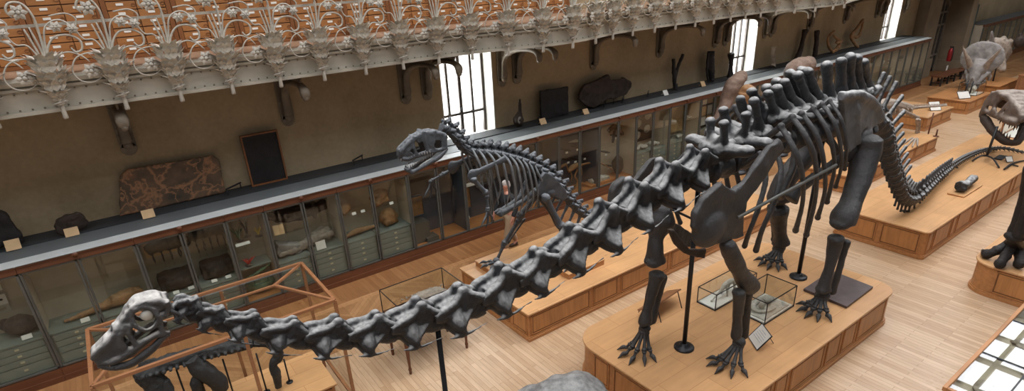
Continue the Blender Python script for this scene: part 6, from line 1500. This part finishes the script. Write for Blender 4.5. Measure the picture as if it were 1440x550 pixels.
for hb, hz in ((19, -.25), (23, .24)):
    c = Vector(J[hb][0])
    for k in range(4):
        i = len(J); d = c+Vector((-.025+.017*k, 0, -.035)); J.append((tuple(d), .009)); J.append((tuple(d+Vector((-.012, 0, -.035-(.006 if k in (1, 2) else 0)))), .008)); J.append((tuple(d+Vector((-.022, 0, -.06))), .006)); E_ += [(hb, i), (i, i+1), (i+1, i+2)]
    i = len(J); J.append((tuple(c+Vector((-.04, 0, -.005))), .009)); J.append((tuple(c+Vector((-.06, 0, -.035))), .008)); E_ += [(hb, i), (i, i+1)]
J = [(j[0], (j[1][0]*.68, j[1][1]*.68) if i < 4 or (isinstance(j[1], tuple) and j[0][2] < .95 and abs(j[0][1]) < .15 and j[0][2] > .3) else j[1]) for i, j in enumerate(J)]
link('body', skin_mesh('body', J, E_, M['skin'], 2), pe)
gro = lambda r, k: (r[0]+k, r[1]+k)
JT = [((0, 0, .98), (.185, .15)), ((0, 0, .9), (.18, .15)), ((0, -.09, .86), (.115, .115)), ((-.12, -.1, .5), (.085, .085)), ((-.19, -.1, .12), (.072, .072)), ((0, .09, .86), (.115, .115)), ((.1, .1, .5), (.085, .085)), ((.24, .1, .14), (.072, .072))]
link('trousers', skin_mesh('trousers', JT, [(0, 1), (1, 2), (2, 3), (3, 4), (1, 5), (5, 6), (6, 7)], M['trouser']), pe)
JJ = [((0, 0, .95), (.17, .14)), ((0, 0, 1.1), (.165, .135)), ((-.01, 0, 1.28), (.19, .14)), ((-.02, 0, 1.41), (.15, .11)), ((-.025, 0, 1.46), (.07, .07)), ((-.02, -.2, 1.38), (.075, .075)), ((.06, -.245, 1.12), (.06, .06)), ((-.05, -.25, .92), (.05, .05)), ((-.02, .2, 1.38), (.075, .075)), ((-.1, .245, 1.12), (.06, .06)), ((-.21, .24, .94), (.05, .05))]
link('jacket', skin_mesh('jacket', JJ, [(0, 1), (1, 2), (2, 3), (3, 4), (3, 5), (5, 6), (6, 7), (3, 8), (8, 9), (9, 10)], M['jacket']), pe)
m = MB(); m.ball((-.02, 0, 1.665), (.095, .085, .085), 14, 10); m.ball((.02, 0, 1.62), (.07, .08, .08), 12, 8); link('hair', m.organic('hair', M['hair'], .012, 1, .006, 25, 2), pe)
m = MB(); m.tube([(-.125, 0, 1.635), (-.148, 0, 1.605), (-.125, 0, 1.595)], [.01, .016, .01], 7); m.tube([(-.118, -.025, 1.565), (-.125, 0, 1.563), (-.118, .025, 1.565)], .007, 6)
for s in (-1, 1): m.ball((-.04, s*.078, 1.615), (.02, .012, .03), 8, 6)
link('face', m.mesh('face', M['skin']), pe)
m = MB()
for s in (-1, 1): m.ball((-.117, s*.03, 1.635), (.01, .012, .008), 8, 6)
link('eyes', m.mesh('eyes', M['black']), pe)
for (x, y, z) in ((-.27, -.1, .05), (.2, .1, .06)):
    m = MB(); m.ball((x+.04, y, z), (.06, .05, .05)); m.ball((x-.06, y, z-.015), (.1, .048, .035)); m.box((x-.02, y, .012), (.24, .08, .02)); link('shoe', m.organic('shoe', M['shoe'], .012, 2), pe)
# ================================================================ LIGHT
w = bpy.data.worlds.new('world'); sc.world = w; w.use_nodes = True
bg = w.node_tree.nodes['Background']; bg.inputs[0].default_value = (.93, .95, 1.0, 1); bg.inputs[1].default_value = .22
def area(name, loc, rot, size, sizey, power, c=(1, 1, 1)):
    l = bpy.data.lights.new(name, 'AREA'); l.shape = 'RECTANGLE'; l.size = size; l.size_y = sizey; l.energy = power; l.color = c
    o = bpy.data.objects.new(name, l); col.objects.link(o); o.location = loc; o.rotation_euler = rot; return o
for a_, b_ in WIN: area('window_daylight', ((a_+b_)/2, WY+.75, 3.5), (-PI/2, 0, 0), 1.3, 2.4, 130, (.95, .97, 1))
sc.view_settings.view_transform = 'Standard'
sc.view_settings.look = 'None'
sc.view_settings.exposure = 0
sc.cycles.use_denoising = True
sc.cycles.max_bounces = 8; sc.cycles.transparent_max_bounces = 24
sc.cycles.sample_clamp_indirect = 6
